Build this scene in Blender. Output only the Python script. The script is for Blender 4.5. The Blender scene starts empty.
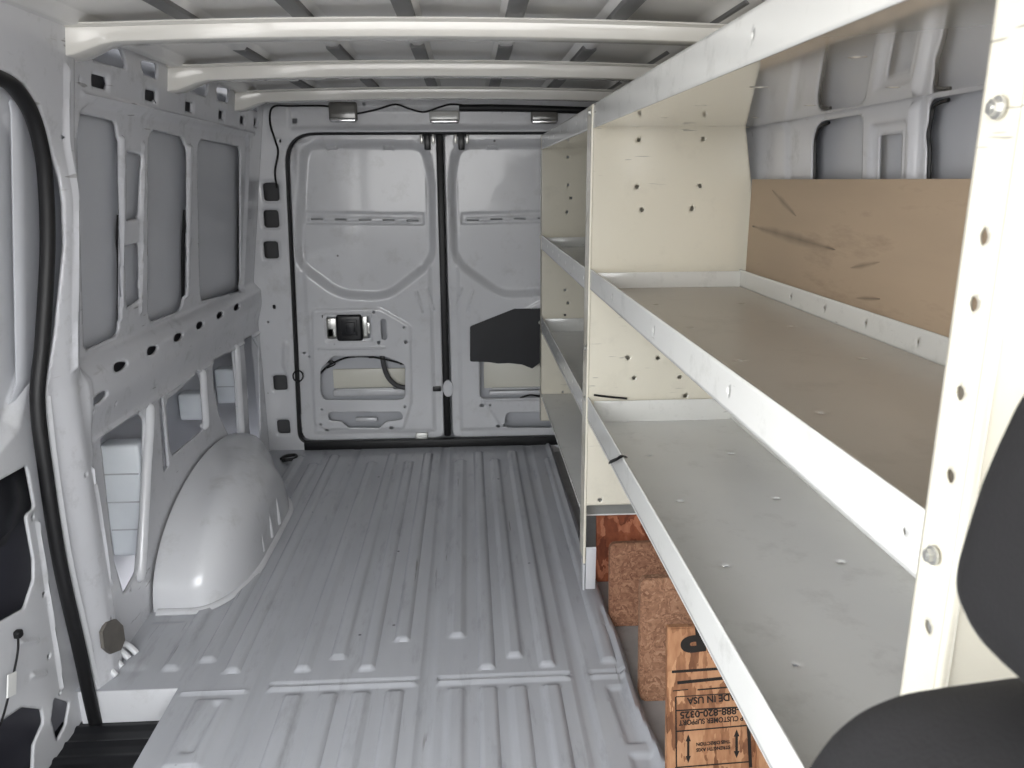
import bpy, bmesh, math, random
import numpy as np
from mathutils import Vector, Matrix
random.seed(4)
COL = bpy.context.scene.collection

# ------------------------------------------------------------------ camera model (metres; x right, y towards the rear doors, z up)
FPX = 780.0
CAM = np.array([0.0, 0.0, 1.15])
_Y = np.array([467 - 512, 384 - 180, FPX]); _Y /= np.linalg.norm(_Y)
_Z = -np.array([529 - 512, 384 - 3410, FPX]); _Z /= np.linalg.norm(_Z); _Z -= _Y * _Z.dot(_Y); _Z /= np.linalg.norm(_Z)
_X = np.cross(_Y, _Z)
if _X[0] < 0: _X = -_X
MW = np.array([_X, _Y, _Z])
def ray(px, py): return MW @ np.array([px - 512, 384 - py, FPX])
def at(px, py, axis, val):
    d = ray(px, py); return CAM + (val - CAM[axis]) / d[axis] * d
def lean(px, py, x0=-.90, off=0.0):
    """point on the leaning upper / upright lower left wall plane moved outwards by off"""
    d = ray(px, py); n = np.array([1, 0, -1 / 7.]); p0 = np.array([x0 - off, 0, .72])
    p = CAM + ((p0 - CAM) @ n) / (d @ n) * d
    return p if p[2] > .72 else at(px, py, 0, x0 - off)

# ------------------------------------------------------------------ materials
def lin(c):
    return tuple(((v / 255) / 12.92 if v / 255 <= .04045 else ((v / 255 + .055) / 1.055) ** 2.4) for v in c) + (1,)
def mat(name, rgb, rough=.3, metal=0.0, var=.05, scale=6.0, dirt=None, dirt_amt=0.0, dirt_scale=9.0, bump=0.0, bump_scale=200, coat=0.0, stretch=(1, 1, 1), scratch=None, specks=0):
    m = bpy.data.materials.new(name); m.use_nodes = True
    nt = m.node_tree; N = nt.nodes; Lk = nt.links
    b = N['Principled BSDF']
    b.inputs['Roughness'].default_value = rough; b.inputs['Metallic'].default_value = metal
    b.inputs['Coat Weight'].default_value = coat; b.inputs['Coat Roughness'].default_value = .05
    tc = N.new('ShaderNodeTexCoord'); mp = N.new('ShaderNodeMapping'); mp.inputs['Scale'].default_value = stretch
    Lk.new(tc.outputs['Object'], mp.inputs['Vector'])
    nz = N.new('ShaderNodeTexNoise'); nz.inputs['Scale'].default_value = scale; nz.inputs['Detail'].default_value = 5
    Lk.new(mp.outputs[0], nz.inputs['Vector'])
    rp = N.new('ShaderNodeValToRGB'); c = lin(rgb)
    rp.color_ramp.elements[0].position = .3; rp.color_ramp.elements[1].position = .7
    rp.color_ramp.elements[0].color = tuple(v * (1 - var) for v in c[:3]) + (1,)
    rp.color_ramp.elements[1].color = tuple(min(1, v * (1 + var)) for v in c[:3]) + (1,)
    Lk.new(nz.outputs['Fac'], rp.inputs['Fac'])
    out = rp.outputs['Color']
    if dirt:
        n2 = N.new('ShaderNodeTexNoise'); n2.inputs['Scale'].default_value = dirt_scale; n2.inputs['Detail'].default_value = 8; n2.inputs['Roughness'].default_value = .7
        Lk.new(mp.outputs[0], n2.inputs['Vector'])
        r2 = N.new('ShaderNodeValToRGB'); r2.color_ramp.elements[0].position = .55; r2.color_ramp.elements[1].position = .75
        r2.color_ramp.elements[0].color = (0, 0, 0, 1); r2.color_ramp.elements[1].color = (dirt_amt,) * 3 + (1,)
        Lk.new(n2.outputs['Fac'], r2.inputs['Fac'])
        mx = N.new('ShaderNodeMix'); mx.data_type = 'RGBA'
        Lk.new(r2.outputs['Color'], mx.inputs[0]); Lk.new(out, mx.inputs[6]); mx.inputs[7].default_value = lin(dirt)
        out = mx.outputs[2]
    def darken(fac, col):
        nonlocal out
        mx = N.new('ShaderNodeMix'); mx.data_type = 'RGBA'
        Lk.new(fac, mx.inputs[0]); Lk.new(out, mx.inputs[6]); mx.inputs[7].default_value = lin(col); out = mx.outputs[2]
    def ramp(src, a, c, hi):
        r = N.new('ShaderNodeMapRange'); r.interpolation_type = 'SMOOTHSTEP'
        r.inputs[1].default_value = a; r.inputs[2].default_value = c; r.inputs[3].default_value = 0; r.inputs[4].default_value = hi
        Lk.new(src, r.inputs[0]); return r.outputs[0]
    def product(a, c):
        n = N.new('ShaderNodeMath'); n.operation = 'MULTIPLY'; Lk.new(a, n.inputs[0]); Lk.new(c, n.inputs[1]); return n.outputs[0]
    if scratch:
        m2 = N.new('ShaderNodeMapping'); m2.inputs['Scale'].default_value = scratch; Lk.new(tc.outputs['Object'], m2.inputs['Vector'])
        n3 = N.new('ShaderNodeTexNoise'); n3.inputs['Scale'].default_value = 1; n3.inputs['Detail'].default_value = 2; Lk.new(m2.outputs[0], n3.inputs['Vector'])
        n4 = N.new('ShaderNodeTexNoise'); n4.inputs['Scale'].default_value = 3.3; n4.inputs['Detail'].default_value = 3; Lk.new(tc.outputs['Object'], n4.inputs['Vector'])
        darken(product(ramp(n3.outputs['Fac'], .68, .72, .55), ramp(n4.outputs['Fac'], .52, .60, 1)), (112, 108, 102))
    if specks:
        vo = N.new('ShaderNodeTexVoronoi'); vo.inputs['Scale'].default_value = specks; Lk.new(tc.outputs['Object'], vo.inputs['Vector'])
        n5 = N.new('ShaderNodeTexNoise'); n5.inputs['Scale'].default_value = specks * .35; n5.inputs['Detail'].default_value = 2; Lk.new(tc.outputs['Object'], n5.inputs['Vector'])
        darken(product(ramp(vo.outputs['Distance'], .10, .05, .85), ramp(n5.outputs['Fac'], .60, .64, 1)), (52, 48, 42))
    Lk.new(out, b.inputs['Base Color'])
    if bump:
        nb = N.new('ShaderNodeTexNoise'); nb.inputs['Scale'].default_value = bump_scale; nb.inputs['Detail'].default_value = 3
        Lk.new(mp.outputs[0], nb.inputs['Vector'])
        bp = N.new('ShaderNodeBump'); bp.inputs['Strength'].default_value = bump; bp.inputs['Distance'].default_value = .004
        Lk.new(nb.outputs['Fac'], bp.inputs['Height']); Lk.new(bp.outputs[0], b.inputs['Normal'])
    return m
M = {}
M['white'] = mat('white_van_paint', (208, 209, 212), .26, var=.025, scale=4, coat=.3, dirt=(150, 148, 142), dirt_amt=.35, bump=.02, bump_scale=9, specks=14)
M['bow'] = mat('white_bow_paint', (230, 228, 221), .2, coat=.6, var=.03, scale=4, bump=.05, bump_scale=12)
M['wall'] = mat('grey_white_wall_paint', (204, 205, 209), .18, var=.04, scale=4, dirt=(110, 108, 104), dirt_amt=.35, dirt_scale=14, scratch=(6, 9, 70), specks=16)
M['skin'] = mat('grey_outer_skin', (192, 194, 199), .3, var=.05, scale=3)
M['roof'] = mat('grey_roof_skin', (232, 231, 229), .25, var=.03)
M['floor'] = mat('grey_floor_paint', (174, 176, 181), .22, var=.05, scale=5, dirt=(120, 120, 120), dirt_amt=.45, dirt_scale=7, stretch=(3, .6, 1), scratch=(75, 3, 3), specks=15)
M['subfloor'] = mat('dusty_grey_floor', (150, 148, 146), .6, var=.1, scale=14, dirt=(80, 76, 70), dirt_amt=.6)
M['cream'] = mat('cream_shelf_paint', (228, 223, 207), .14, var=.015, scale=3, dirt=(150, 146, 134), dirt_amt=.15, dirt_scale=11, scratch=(14, 14, 190))
M['gloss'] = mat('glossy_shelf_paint', (226, 222, 210), .12, var=.01, scale=3, coat=1.0)
M['lip'] = mat('white_shelf_lip_paint', (224, 224, 220), .17, var=.02, scale=5, dirt=(140, 138, 130), dirt_amt=.3, dirt_scale=16, scratch=(16, 16, 120))
M['deck'] = mat('worn_grey_shelf_deck', (222, 222, 219), .34, var=.03, scale=5, dirt=(150, 147, 140), dirt_amt=.3, dirt_scale=12, specks=17)
M['deck_up'] = mat('brown_grey_shelf_deck', (190, 183, 172), .32, var=.03, scale=5, dirt=(140, 132, 120), dirt_amt=.3, dirt_scale=12, specks=17)  # darker, warmer base tone than the other decks
M['rubber'] = mat('black_rubber', (13, 13, 15), .5, var=.2)
M['black'] = mat('black_plastic', (17, 17, 20), .35, var=.15)
M['sheet'] = mat('black_door_membrane', (14, 15, 21), .45, var=.2, bump=.3, bump_scale=12)
M['tread'] = mat('black_step_tread', (11, 12, 17), .5, var=.2)
M['seat'] = mat('black_seat_cloth', (15, 14, 16), .9, var=.1, scale=60, bump=.15, bump_scale=500)
M['pad'] = mat('rib_shade_grey', (112, 112, 112), .6, var=.1)  # tone for the dark undersides of the roof ribs
M['foam'] = mat('pale_blue_foam', (236, 241, 245), .6, var=.03, scale=12)
M['metal'] = mat('zinc_metal', (196, 196, 192), .3, metal=.7, var=.1)
M['chrome'] = mat('lamp_chrome', (205, 205, 205), .12, metal=.9, var=.05)
M['lens'] = mat('grey_lamp_lens', (110, 108, 104), .15, var=.1, coat=.5)
M['pale_lens'] = mat('pale_lamp_lens', (200, 200, 196), .15, var=.06, coat=.5)
M['hole'] = mat('hole_shade_and_hose_grey', (78, 78, 80), .6, var=.2)  # shade tone for sheets behind holes, also the hose and strut grey
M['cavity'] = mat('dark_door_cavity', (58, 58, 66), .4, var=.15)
M['plug'] = mat('brown_grey_plug', (104, 100, 94), .7, var=.1, scale=30)
M['tag'] = mat('white_paper_tag', (225, 225, 222), .7, var=.02)
M['ink'] = mat('black_ink', (26, 20, 16), .8, var=.2)
M['skinpale'] = mat('pale_cream_skin', (222, 220, 208), .35, var=.02)
M['glass'] = M['lens']

def board_mat(name, a, b_, c_, sc, stretch=(1, 1, 1)):
    m = bpy.data.materials.new(name); m.use_nodes = True
    nt = m.node_tree; N = nt.nodes; Lk = nt.links; b = N['Principled BSDF']; b.inputs['Roughness'].default_value = .75
    tc = N.new('ShaderNodeTexCoord'); mp = N.new('ShaderNodeMapping'); mp.inputs['Scale'].default_value = stretch
    Lk.new(tc.outputs['Object'], mp.inputs['Vector'])
    nz = N.new('ShaderNodeTexNoise'); nz.inputs['Scale'].default_value = 18; nz.inputs['Detail'].default_value = 4
    Lk.new(mp.outputs[0], nz.inputs['Vector'])
    mixv = N.new('ShaderNodeMix'); mixv.data_type = 'RGBA'; mixv.inputs[0].default_value = .12
    Lk.new(mp.outputs[0], mixv.inputs[6]); Lk.new(nz.outputs['Color'], mixv.inputs[7])
    vo = N.new('ShaderNodeTexVoronoi'); vo.inputs['Scale'].default_value = sc; vo.inputs['Randomness'].default_value = 1
    Lk.new(mixv.outputs[2], vo.inputs['Vector'])
    n2 = N.new('ShaderNodeTexNoise'); n2.inputs['Scale'].default_value = 60; n2.inputs['Detail'].default_value = 6
    Lk.new(mp.outputs[0], n2.inputs['Vector'])
    mx = N.new('ShaderNodeMix'); mx.data_type = 'RGBA'; mx.inputs[0].default_value = .45
    Lk.new(vo.outputs['Color'], mx.inputs[6]); Lk.new(n2.outputs['Fac'], mx.inputs[7])
    rp = N.new('ShaderNodeValToRGB'); e = rp.color_ramp.elements
    e[0].position = .25; e[0].color = lin(a); e[1].position = .75; e[1].color = lin(c_)
    k = rp.color_ramp.elements.new(.5); k.color = lin(b_)
    Lk.new(mx.outputs[2], rp.inputs['Fac']); Lk.new(rp.outputs['Color'], b.inputs['Base Color'])
    bp = N.new('ShaderNodeBump'); bp.inputs['Strength'].default_value = .5; bp.inputs['Distance'].default_value = .003
    Lk.new(mx.outputs[2], bp.inputs['Height']); Lk.new(bp.outputs[0], b.inputs['Normal'])
    return m
M['osb_red'] = board_mat('red_brown_strand_board', (120, 62, 40), (164, 92, 60), (206, 138, 104), 30, (1, 1, .6))
M['osb_brown'] = board_mat('brown_chip_board', (112, 74, 54), (142, 100, 76), (172, 130, 102), 150)
M['osb_tan'] = board_mat('tan_chip_board', (118, 82, 60), (150, 110, 84), (178, 138, 110), 150)
M['osb_gold'] = board_mat('golden_strand_board', (112, 72, 46), (160, 112, 78), (194, 148, 110), 26, (1.6, 1.6, .5))

def hardboard():
    m = mat('brown_hardboard', (178, 158, 135), .6, var=.06, scale=5, dirt=(110, 88, 70), dirt_amt=.5, dirt_scale=5, stretch=(1, .5, 2.5))
    nt = m.node_tree; N = nt.nodes; Lk = nt.links; b = N['Principled BSDF']
    src = b.inputs['Base Color'].links[0].from_socket
    tc = N.new('ShaderNodeTexCoord'); sp = N.new('ShaderNodeSeparateXYZ'); Lk.new(tc.outputs['Object'], sp.inputs[0])
    def mth(op, a, c=None, d=None):
        n = N.new('ShaderNodeMath'); n.operation = op
        for i, v in enumerate((a, c, d)):
            if v is None: continue
            if isinstance(v, (int, float)): n.inputs[i].default_value = v
            else: Lk.new(v, n.inputs[i])
        return n.outputs[0]
    nz = N.new('ShaderNodeTexNoise'); nz.inputs['Scale'].default_value = 14; Lk.new(tc.outputs['Object'], nz.inputs[0])
    def streak(y0, z0, y1, z1, w):
        L = math.hypot(y1 - y0, z1 - z0); ux, uz = (y1 - y0) / L, (z1 - z0) / L
        dy = mth('SUBTRACT', sp.outputs[1], y0); dz = mth('SUBTRACT', sp.outputs[2], z0)
        t = mth('ADD', mth('MULTIPLY', dy, ux), mth('MULTIPLY', dz, uz))
        q = mth('ABSOLUTE', mth('SUBTRACT', mth('MULTIPLY', dz, ux), mth('MULTIPLY', dy, uz)))
        q = mth('ADD', q, mth('MULTIPLY', mth('SUBTRACT', nz.outputs[0], .5), w * 1.2))
        tt = mth('DIVIDE', t, L); env = mth('ADD', mth('MULTIPLY', mth('MULTIPLY', tt, mth('SUBTRACT', 1.0, tt)), 4.0), .02); env = mth('MAXIMUM', env, .02)
        a = mth('SUBTRACT', 1.0, mth('SMOOTH_MIN', mth('DIVIDE', q, mth('MULTIPLY', env, w)), 1.0, .3)); a = mth('MAXIMUM', a, 0.0)
        inside = mth('MULTIPLY', mth('GREATER_THAN', t, 0.0), mth('LESS_THAN', t, L))
        return mth('MULTIPLY', a, inside)
    tot = None
    for (a, bb, w) in (((752, 226), (836, 250), .013), ((772, 190), (796, 216), .009), ((850, 268), (880, 262), .006), ((855, 298), (880, 299), .004)):
        p, q = at(*a, 0, .6845), at(*bb, 0, .6845)
        s = streak(p[1], p[2], q[1], q[2], w); tot = s if tot is None else mth('MAXIMUM', tot, s)
    mx = N.new('ShaderNodeMix'); mx.data_type = 'RGBA'; Lk.new(mth('MULTIPLY', tot, .55), mx.inputs[0]); Lk.new(src, mx.inputs[6]); mx.inputs[7].default_value = lin((84, 74, 62))
    Lk.new(mx.outputs[2], b.inputs['Base Color'])
    return m
M['hardboard'] = hardboard()

# ------------------------------------------------------------------ object helpers
def tag(o, label=None, cat=None, group=None, kind=None):
    if label: o['label'] = label
    if cat: o['category'] = cat
    if group: o['group'] = group
    if kind: o['kind'] = kind
    return o
def empty(name, loc=(0, 0, 0)):
    o = bpy.data.objects.new(name, None); COL.objects.link(o); o.location = loc; return o
def put(o, parent):
    COL.objects.link(o)
    if parent is not None:
        o.parent = parent
        o.matrix_parent_inverse = Matrix.Translation(-Vector(root_loc(parent)))
    return o
def root_loc(p):
    v = Vector((0, 0, 0))
    while p is not None:
        v += p.location; p = p.parent
        break
    return v
def mesh_obj(name, verts, faces, mats, parent=None, smooth=True, sharp=35, face_mats=None):
    me = bpy.data.meshes.new(name); me.from_pydata(verts, [], faces)
    for m in (mats if isinstance(mats, (list, tuple)) else [mats]): me.materials.append(m)
    if face_mats is not None: me.polygons.foreach_set('material_index', face_mats)
    if smooth:
        me.polygons.foreach_set('use_smooth', [True] * len(me.polygons))
        me.set_sharp_from_angle(angle=math.radians(sharp))
    me.update()
    return put(bpy.data.objects.new(name, me), parent)
def bm_obj(name, bm, m, parent=None, sharp=35):
    me = bpy.data.meshes.new(name); bm.normal_update(); bm.to_mesh(me); bm.free()
    for q in (m if isinstance(m, (list, tuple)) else [m]): me.materials.append(q)
    me.polygons.foreach_set('use_smooth', [True] * len(me.polygons)); me.set_sharp_from_angle(angle=math.radians(sharp))
    return put(bpy.data.objects.new(name, me), parent)
def add_box(bm, lo, hi, bev=.002, seg=2, rot=None):
    lo, hi = Vector(lo), Vector(hi); c = (lo + hi) / 2; d = hi - lo
    mtx = Matrix.Translation(c) @ (rot.to_4x4() if rot else Matrix.Identity(4)) @ Matrix.Diagonal((d.x, d.y, d.z, 1))
    r = bmesh.ops.create_cube(bm, size=1, matrix=mtx)
    if bev:
        es = list({e for v in r['verts'] for e in v.link_edges})
        bmesh.ops.bevel(bm, geom=es, offset=bev, segments=seg, affect='EDGES', profile=.5)
def box(name, lo, hi, m, parent=None, bev=.002, seg=2, rot=None):
    bm = bmesh.new(); add_box(bm, lo, hi, bev, seg, rot); return bm_obj(name, bm, m, parent)
def smooth_path(pts, n=8):
    P = [Vector(p) for p in pts]
    if len(P) < 3: return P
    out = []
    for i in range(len(P) - 1):
        p0, p1, p2, p3 = P[max(i - 1, 0)], P[i], P[i + 1], P[min(i + 2, len(P) - 1)]
        for k in range(n):
            t = k / n
            out.append(.5 * ((2 * p1) + (-p0 + p2) * t + (2 * p0 - 5 * p1 + 4 * p2 - p3) * t * t + (-p0 + 3 * p1 - 3 * p2 + p3) * t ** 3))
    out.append(P[-1]); return out
def add_sweep(bm, pts, prof, closed=False, up=(0, 0, 1), cap=True):
    """prof: list of (a,b) in the frame (side, up)"""
    P = [Vector(p) for p in pts]; rings = []; n = len(P)
    t0 = None; nrm = None
    for i in range(n):
        if closed: t = (P[(i + 1) % n] - P[i - 1]).normalized()
        else: t = (P[min(i + 1, n - 1)] - P[max(i - 1, 0)]).normalized()
        if nrm is None:
            u = Vector(up); u = u - t * u.dot(t)
            if u.length < 1e-4: u = Vector((1, 0, 0)) - t * t.x
            nrm = u.normalized()
        else:
            nrm = (nrm - t * nrm.dot(t)).normalized()
        s = t.cross(nrm)
        rings.append([bm.verts.new(P[i] + s * a + nrm * b) for a, b in prof])
    m = len(prof)
    for i in range(n if closed else n - 1):
        A, B = rings[i], rings[(i + 1) % n]
        for j in range(m):
            bm.faces.new((A[j], A[(j + 1) % m], B[(j + 1) % m], B[j]))
    if cap and not closed:
        bm.faces.new(rings[0][::-1]); bm.faces.new(rings[-1])
def circle_prof(r, n=8, ry=None):
    return [(r * math.cos(2 * math.pi * k / n), (ry or r) * math.sin(2 * math.pi * k / n)) for k in range(n)]
def tube(name, pts, r, m, parent=None, n=8, smooth=8, closed=False, prof=None, up=(0, 0, 1)):
    bm = bmesh.new(); P = smooth_path(pts, smooth) if smooth else [Vector(p) for p in pts]
    add_sweep(bm, P, prof or circle_prof(r, n), closed, up)
    bmesh.ops.recalc_face_normals(bm, faces=bm.faces)
    return bm_obj(name, bm, m, parent, sharp=50)
def add_cyl(bm, a, b, r, n=16, r2=None):
    a, b = Vector(a), Vector(b); d = b - a
    mtx = Matrix.Translation((a + b) / 2) @ d.to_track_quat('Z', 'Y').to_matrix().to_4x4()
    bmesh.ops.create_cone(bm, cap_ends=True, segments=n, radius1=r, radius2=r2 if r2 is not None else r, depth=d.length, matrix=mtx)

# ---- 2D outlines
def fil(pts, r, n=5):
    P = [np.array(p, float) for p in pts]; k = len(P); out = []
    rs = r if isinstance(r, (list, tuple)) else [r] * k
    for i in range(k):
        a, b, c = P[i - 1], P[i], P[(i + 1) % k]
        u = a - b; v = c - b; lu, lv = np.linalg.norm(u), np.linalg.norm(v)
        if lu < 1e-9 or lv < 1e-9 or rs[i] <= 0: out.append(tuple(b)); continue
        u /= lu; v /= lv; ang = math.acos(max(-1, min(1, u @ v)))
        d = min(rs[i] / math.tan(ang / 2), lu * .48, lv * .48)
        p, q = b + u * d, b + v * d
        for j in range(n + 1):
            t = j / n; out.append(tuple((1 - t) ** 2 * p + 2 * t * (1 - t) * b + t * t * q))
    return out
def rrect(cx, cy, w, h, r, n=4):
    return fil([(cx - w / 2, cy - h / 2), (cx + w / 2, cy - h / 2), (cx + w / 2, cy + h / 2), (cx - w / 2, cy + h / 2)], r, n)
def circ(cx, cy, r, n=12, ry=None):
    return [(cx + r * math.cos(2 * math.pi * i / n), cy + (ry or r) * math.sin(2 * math.pi * i / n)) for i in range(n)]
def line(a, b, w):
    a, b = np.array(a, float), np.array(b, float); d = (b - a) / np.linalg.norm(b - a); n = np.array([-d[1], d[0]]) * w / 2
    return fil([a + n, b + n, b - n, a - n], w * .45, 3)
def sdf(P, U, V):
    P = np.asarray(P, float); d = np.full(U.shape, 1e9); ins = np.zeros(U.shape, bool)
    for i in range(len(P)):
        a, b = P[i - 1], P[i]; e = b - a; L = e @ e
        if L < 1e-14: continue
        wx, wy = U - a[0], V - a[1]
        t = np.clip((wx * e[0] + wy * e[1]) / L, 0, 1)
        d = np.minimum(d, (wx - t * e[0]) ** 2 + (wy - t * e[1]) ** 2)
        if a[1] != b[1]:
            ins ^= ((a[1] > V) != (b[1] > V)) & (U < (b[0] - a[0]) * (V - a[1]) / (b[1] - a[1]) + a[0])
    d = np.sqrt(d); return np.where(ins, -d, d)
class Panel:
    """pressed sheet metal: a fine grid with embossed outlines and true holes"""
    def __init__(s, u0, u1, v0, v1, res):
        s.res = res; nu, nv = int(round((u1 - u0) / res)) + 1, int(round((v1 - v0) / res)) + 1
        s.U, s.V = np.meshgrid(np.linspace(u0, u1, nu), np.linspace(v0, v1, nv), indexing='ij'); s.f = []; s.h = []
    def add(s, poly, depth, w, ): s.f.append((poly, depth, w)); return s
    def hole(s, poly): s.h.append(poly); return s
    def _win(s, P, m):
        P = np.asarray(P); lo, hi = P.min(0) - m, P.max(0) + m
        i = np.where((s.U0 >= lo[0]) & (s.U0 <= hi[0]))[0]; j = np.where((s.V0 >= lo[1]) & (s.V0 <= hi[1]))[0]
        if not len(i) or not len(j): return None
        return slice(i[0], i[-1] + 1), slice(j[0], j[-1] + 1)
    def build(s, name, mapf, m, parent=None, face=(0, -1, 0), thick=0.0, sharp=50, matf=None):
        U, V, r = s.U, s.V, s.res; s.U0 = U[:, 0].copy(); s.V0 = V[0, :].copy()
        near = np.zeros(U.shape, bool)
        for P in s.h:
            w = s._win(P, 3 * r)
            if w is not None: near[w] |= np.abs(sdf(P, U[w], V[w])) < 1.7 * r
        nf = len(s.f)
        for kk, P in enumerate([f[0] for f in s.f] + s.h):
            w = s._win(P, 3 * r)
            if w is None: continue
            u, v = U[w], V[w]
            if min(u.shape) < 3: continue
            d = sdf(P, u, v); e = r * .05
            gx = (sdf(P, u + e, v) - sdf(P, u - e, v)) / (2 * e); gy = (sdf(P, u, v + e) - sdf(P, u, v - e)) / (2 * e)
            k = (np.abs(d) < .55 * r) & (gx * gx + gy * gy > .5)
            nu_, nv_ = u - d * gx, v - d * gy
            bd = np.zeros_like(k); I, J = np.indices(k.shape); I = I + w[0].start; J = J + w[1].start
            edge = (I == 0) | (I == U.shape[0] - 1) | (J == 0) | (J == U.shape[1] - 1)
            k &= ~edge
            if kk < nf: k &= ~near[w]
            U[w] = np.where(k, nu_, u); V[w] = np.where(k, nv_, v)
        H = np.zeros(U.shape)
        for P, dep, wd in s.f:
            w = s._win(P, 2 * r)
            if w is None: continue
            t = np.clip(-sdf(P, U[w], V[w]) / wd, 0, 1); H[w] += dep * t * t * (3 - 2 * t)
        kill = np.zeros((U.shape[0] - 1, U.shape[1] - 1), bool); tris = []
        for P in s.h:
            w = s._win(P, 2 * r)
            if w is None: continue
            d = sdf(P, U[w], V[w]); d = np.where(np.abs(d) < r * .02, 0, d)
            q4 = np.stack([d[:-1, :-1], d[1:, :-1], d[1:, 1:], d[:-1, 1:]], -1)
            ng, ps = (q4 < 0).sum(-1), (q4 > 0).sum(-1); a, b = w[0].start, w[1].start
            dead = (ng > 0) & ((ps == 0) | (q4.sum(-1) < 0) | (ng == 1))
            for i, j in zip(*np.where((ng == 1) & (ps > 0))):
                cs = [(i, j), (i + 1, j), (i + 1, j + 1), (i, j + 1)]; k = int(np.argmin(q4[i, j]))
                tris.append((a + i, b + j, [(a + x, b + y) for x, y in cs[k + 1:] + cs[:k]]))
            kill[a:a + dead.shape[0], b:b + dead.shape[1]] |= dead
        X, Y, Z = mapf(U, V, H)
        vs = np.stack([X, Y, Z], -1).reshape(-1, 3); nv = U.shape[1]
        cnt = {}
        for i, j, t in tris: cnt[(i, j)] = cnt.get((i, j), 0) + 1
        tri = np.array([[x * nv + y for x, y in t] for i, j, t in tris if cnt[(i, j)] == 1 and not any(h(t) for h in ())] or np.zeros((0, 3)), int).reshape(-1, 3)
        if len(tri):   # drop triangles that lie in another opening
            tc = np.stack([U.reshape(-1)[tri].mean(1), V.reshape(-1)[tri].mean(1)], -1); ok = np.ones(len(tri), bool)
            for P in s.h:
                P_ = np.asarray(P); near_ = ((tc > P_.min(0)) & (tc < P_.max(0))).all(1)
                if near_.any(): ok[near_] &= sdf(P, tc[near_, 0], tc[near_, 1]) > -r * .02
            tri = tri[ok]
        I, J = np.where(~kill); base = I * nv + J
        q = np.stack([base, base + nv, base + nv + 1, base + 1], -1)
        a = vs[q[len(q) // 2]]; nn = np.cross(a[1] - a[0], a[3] - a[0])
        if nn @ np.array(face) < 0: q = q[:, ::-1]; tri = tri[:, ::-1]
        used = np.unique(np.concatenate([q.ravel(), tri.ravel()])); re = np.full(len(vs), -1); re[used] = np.arange(len(used))
        fm = None
        if matf is not None:
            c = np.concatenate([vs[q].mean(1), vs[tri].mean(1)]); fm = matf(c).astype(int).tolist()
        # merge slivers left by the rim snapping
        o = mesh_obj(name, vs[used].tolist(), re[q].tolist() + re[tri].tolist(), m, parent, True, sharp, fm)
        if s.h:
            bm = bmesh.new(); bm.from_mesh(o.data); bmesh.ops.dissolve_degenerate(bm, dist=r * .12, edges=bm.edges); bm.to_mesh(o.data); bm.free()
        if thick:
            md = o.modifiers.new('thickness', 'SOLIDIFY'); md.thickness = thick; md.offset = -1; md.use_quality_normals = True
        return o

# ================================================================== SETTING
LX = -.90
def left_base(Z): return np.where(Z > .72, LX + (Z - .72) / 7, LX)
def PL(pts, off=0.0): return [tuple(lean(px, py, off=off)[1:]) for px, py in pts]
DY = 3.335
def PD(pts, y=DY): return [tuple(at(px, py, 1, y)[[0, 2]]) for px, py in pts]
def sst(a, b, x):
    t = np.clip((x - a) / (b - a), 0, 1); return t * t * (3 - 2 * t)

# ------------------------------------------------------------------ floor
EDGE = [(.352, 3.31), (.358, 2.1), (.361, 2.045), (.363, 1.93), (.371, 1.78), (.370, 1.66), (.368, 1.5), (.389, 1.307), (.40, .3)]
fp = Panel(-.95, .72, .30, 3.325, .006)
RX = [-.745, -.665, -.592, -.422, -.342, -.267, -.19, -.049, .026, .096, .174, .326]
REND = [1.70, 1.73, 1.68, 1.676, 1.72, 1.67, 1.788, 1.797, 1.656, 1.701, 1.658, 1.665]
for i, (x, e) in enumerate(zip(RX, REND)):
    far = 3.22 - .10 * (i % 2)
    fp.add([(x - .021, e), (x + .021, e), (x + .021, far), (x - .021, far)], .010, .009)
    if x > -.5 and x < .3:
        fp.add(fil([(x - .022, .35), (x + .022, .35), (x + .022, 1.588), (x - .022, 1.588)], .006), .009, .008)
for x in (-.507, -.117, .245):
    fp.add([(x - .02, .32), (x + .02, .32), (x + .02, 3.31), (x - .02, 3.31)], -.006, .012)
for a, b in ((-.49, -.14), (-.095, .225), (.268, .36)):
    fp.add(line((a, 1.632), (b, 1.632), .018), -.007, .006); fp.add(line((a, 1.612), (b, 1.612), .016), .006, .007)
fp.add(fil([(-.69, 1.616), (-.53, 1.616), (-.53, 1.60), (-.69, 1.60)], .006), .006, .006)
fp.add(fil([(-.645, 1.585), (-.56, 1.585), (-.56, 1.36), (-.645, 1.36)], .01), .008, .01)
fp.add(fil([(-.60, 1.57), (-.575, 1.57), (-.585, 1.40), (-.62, 1.40)], .01), -.008, .01)
fp.add(fil([(-.66, 1.33), (-.55, 1.33), (-.55, 1.0), (-.66, 1.0)], .03), .009, .012)
fp.add(fil([(.30, 1.58), (.345, 1.58), (.355, 1.38), (.31, 1.38)], .008), -.008, .012)
fp.add(fil([(.31, 1.355), (.365, 1.355), (.37, 1.0), (.315, 1.0)], .01), -.008, .012)
fp.add(fil([(-.88, 1.70), (-.80, 1.70), (-.76, 1.93), (-.88, 1.93)], .02), .006, .03)
fp.add(EDGE + [(.9, .2), (.9, 3.4)], -.035, .012)
inner = [(x - .024, y) for x, y in EDGE]
fp.add(inner + [(x - .002, y) for x, y in EDGE[::-1]], .010, .011)
fp.hole([(-1.2, 0), (-.70, 0), (-.70, 1.632), (-1.2, 1.632)])
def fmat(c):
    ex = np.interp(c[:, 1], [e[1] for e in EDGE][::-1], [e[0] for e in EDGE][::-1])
    return (c[:, 0] > ex + .006)
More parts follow.
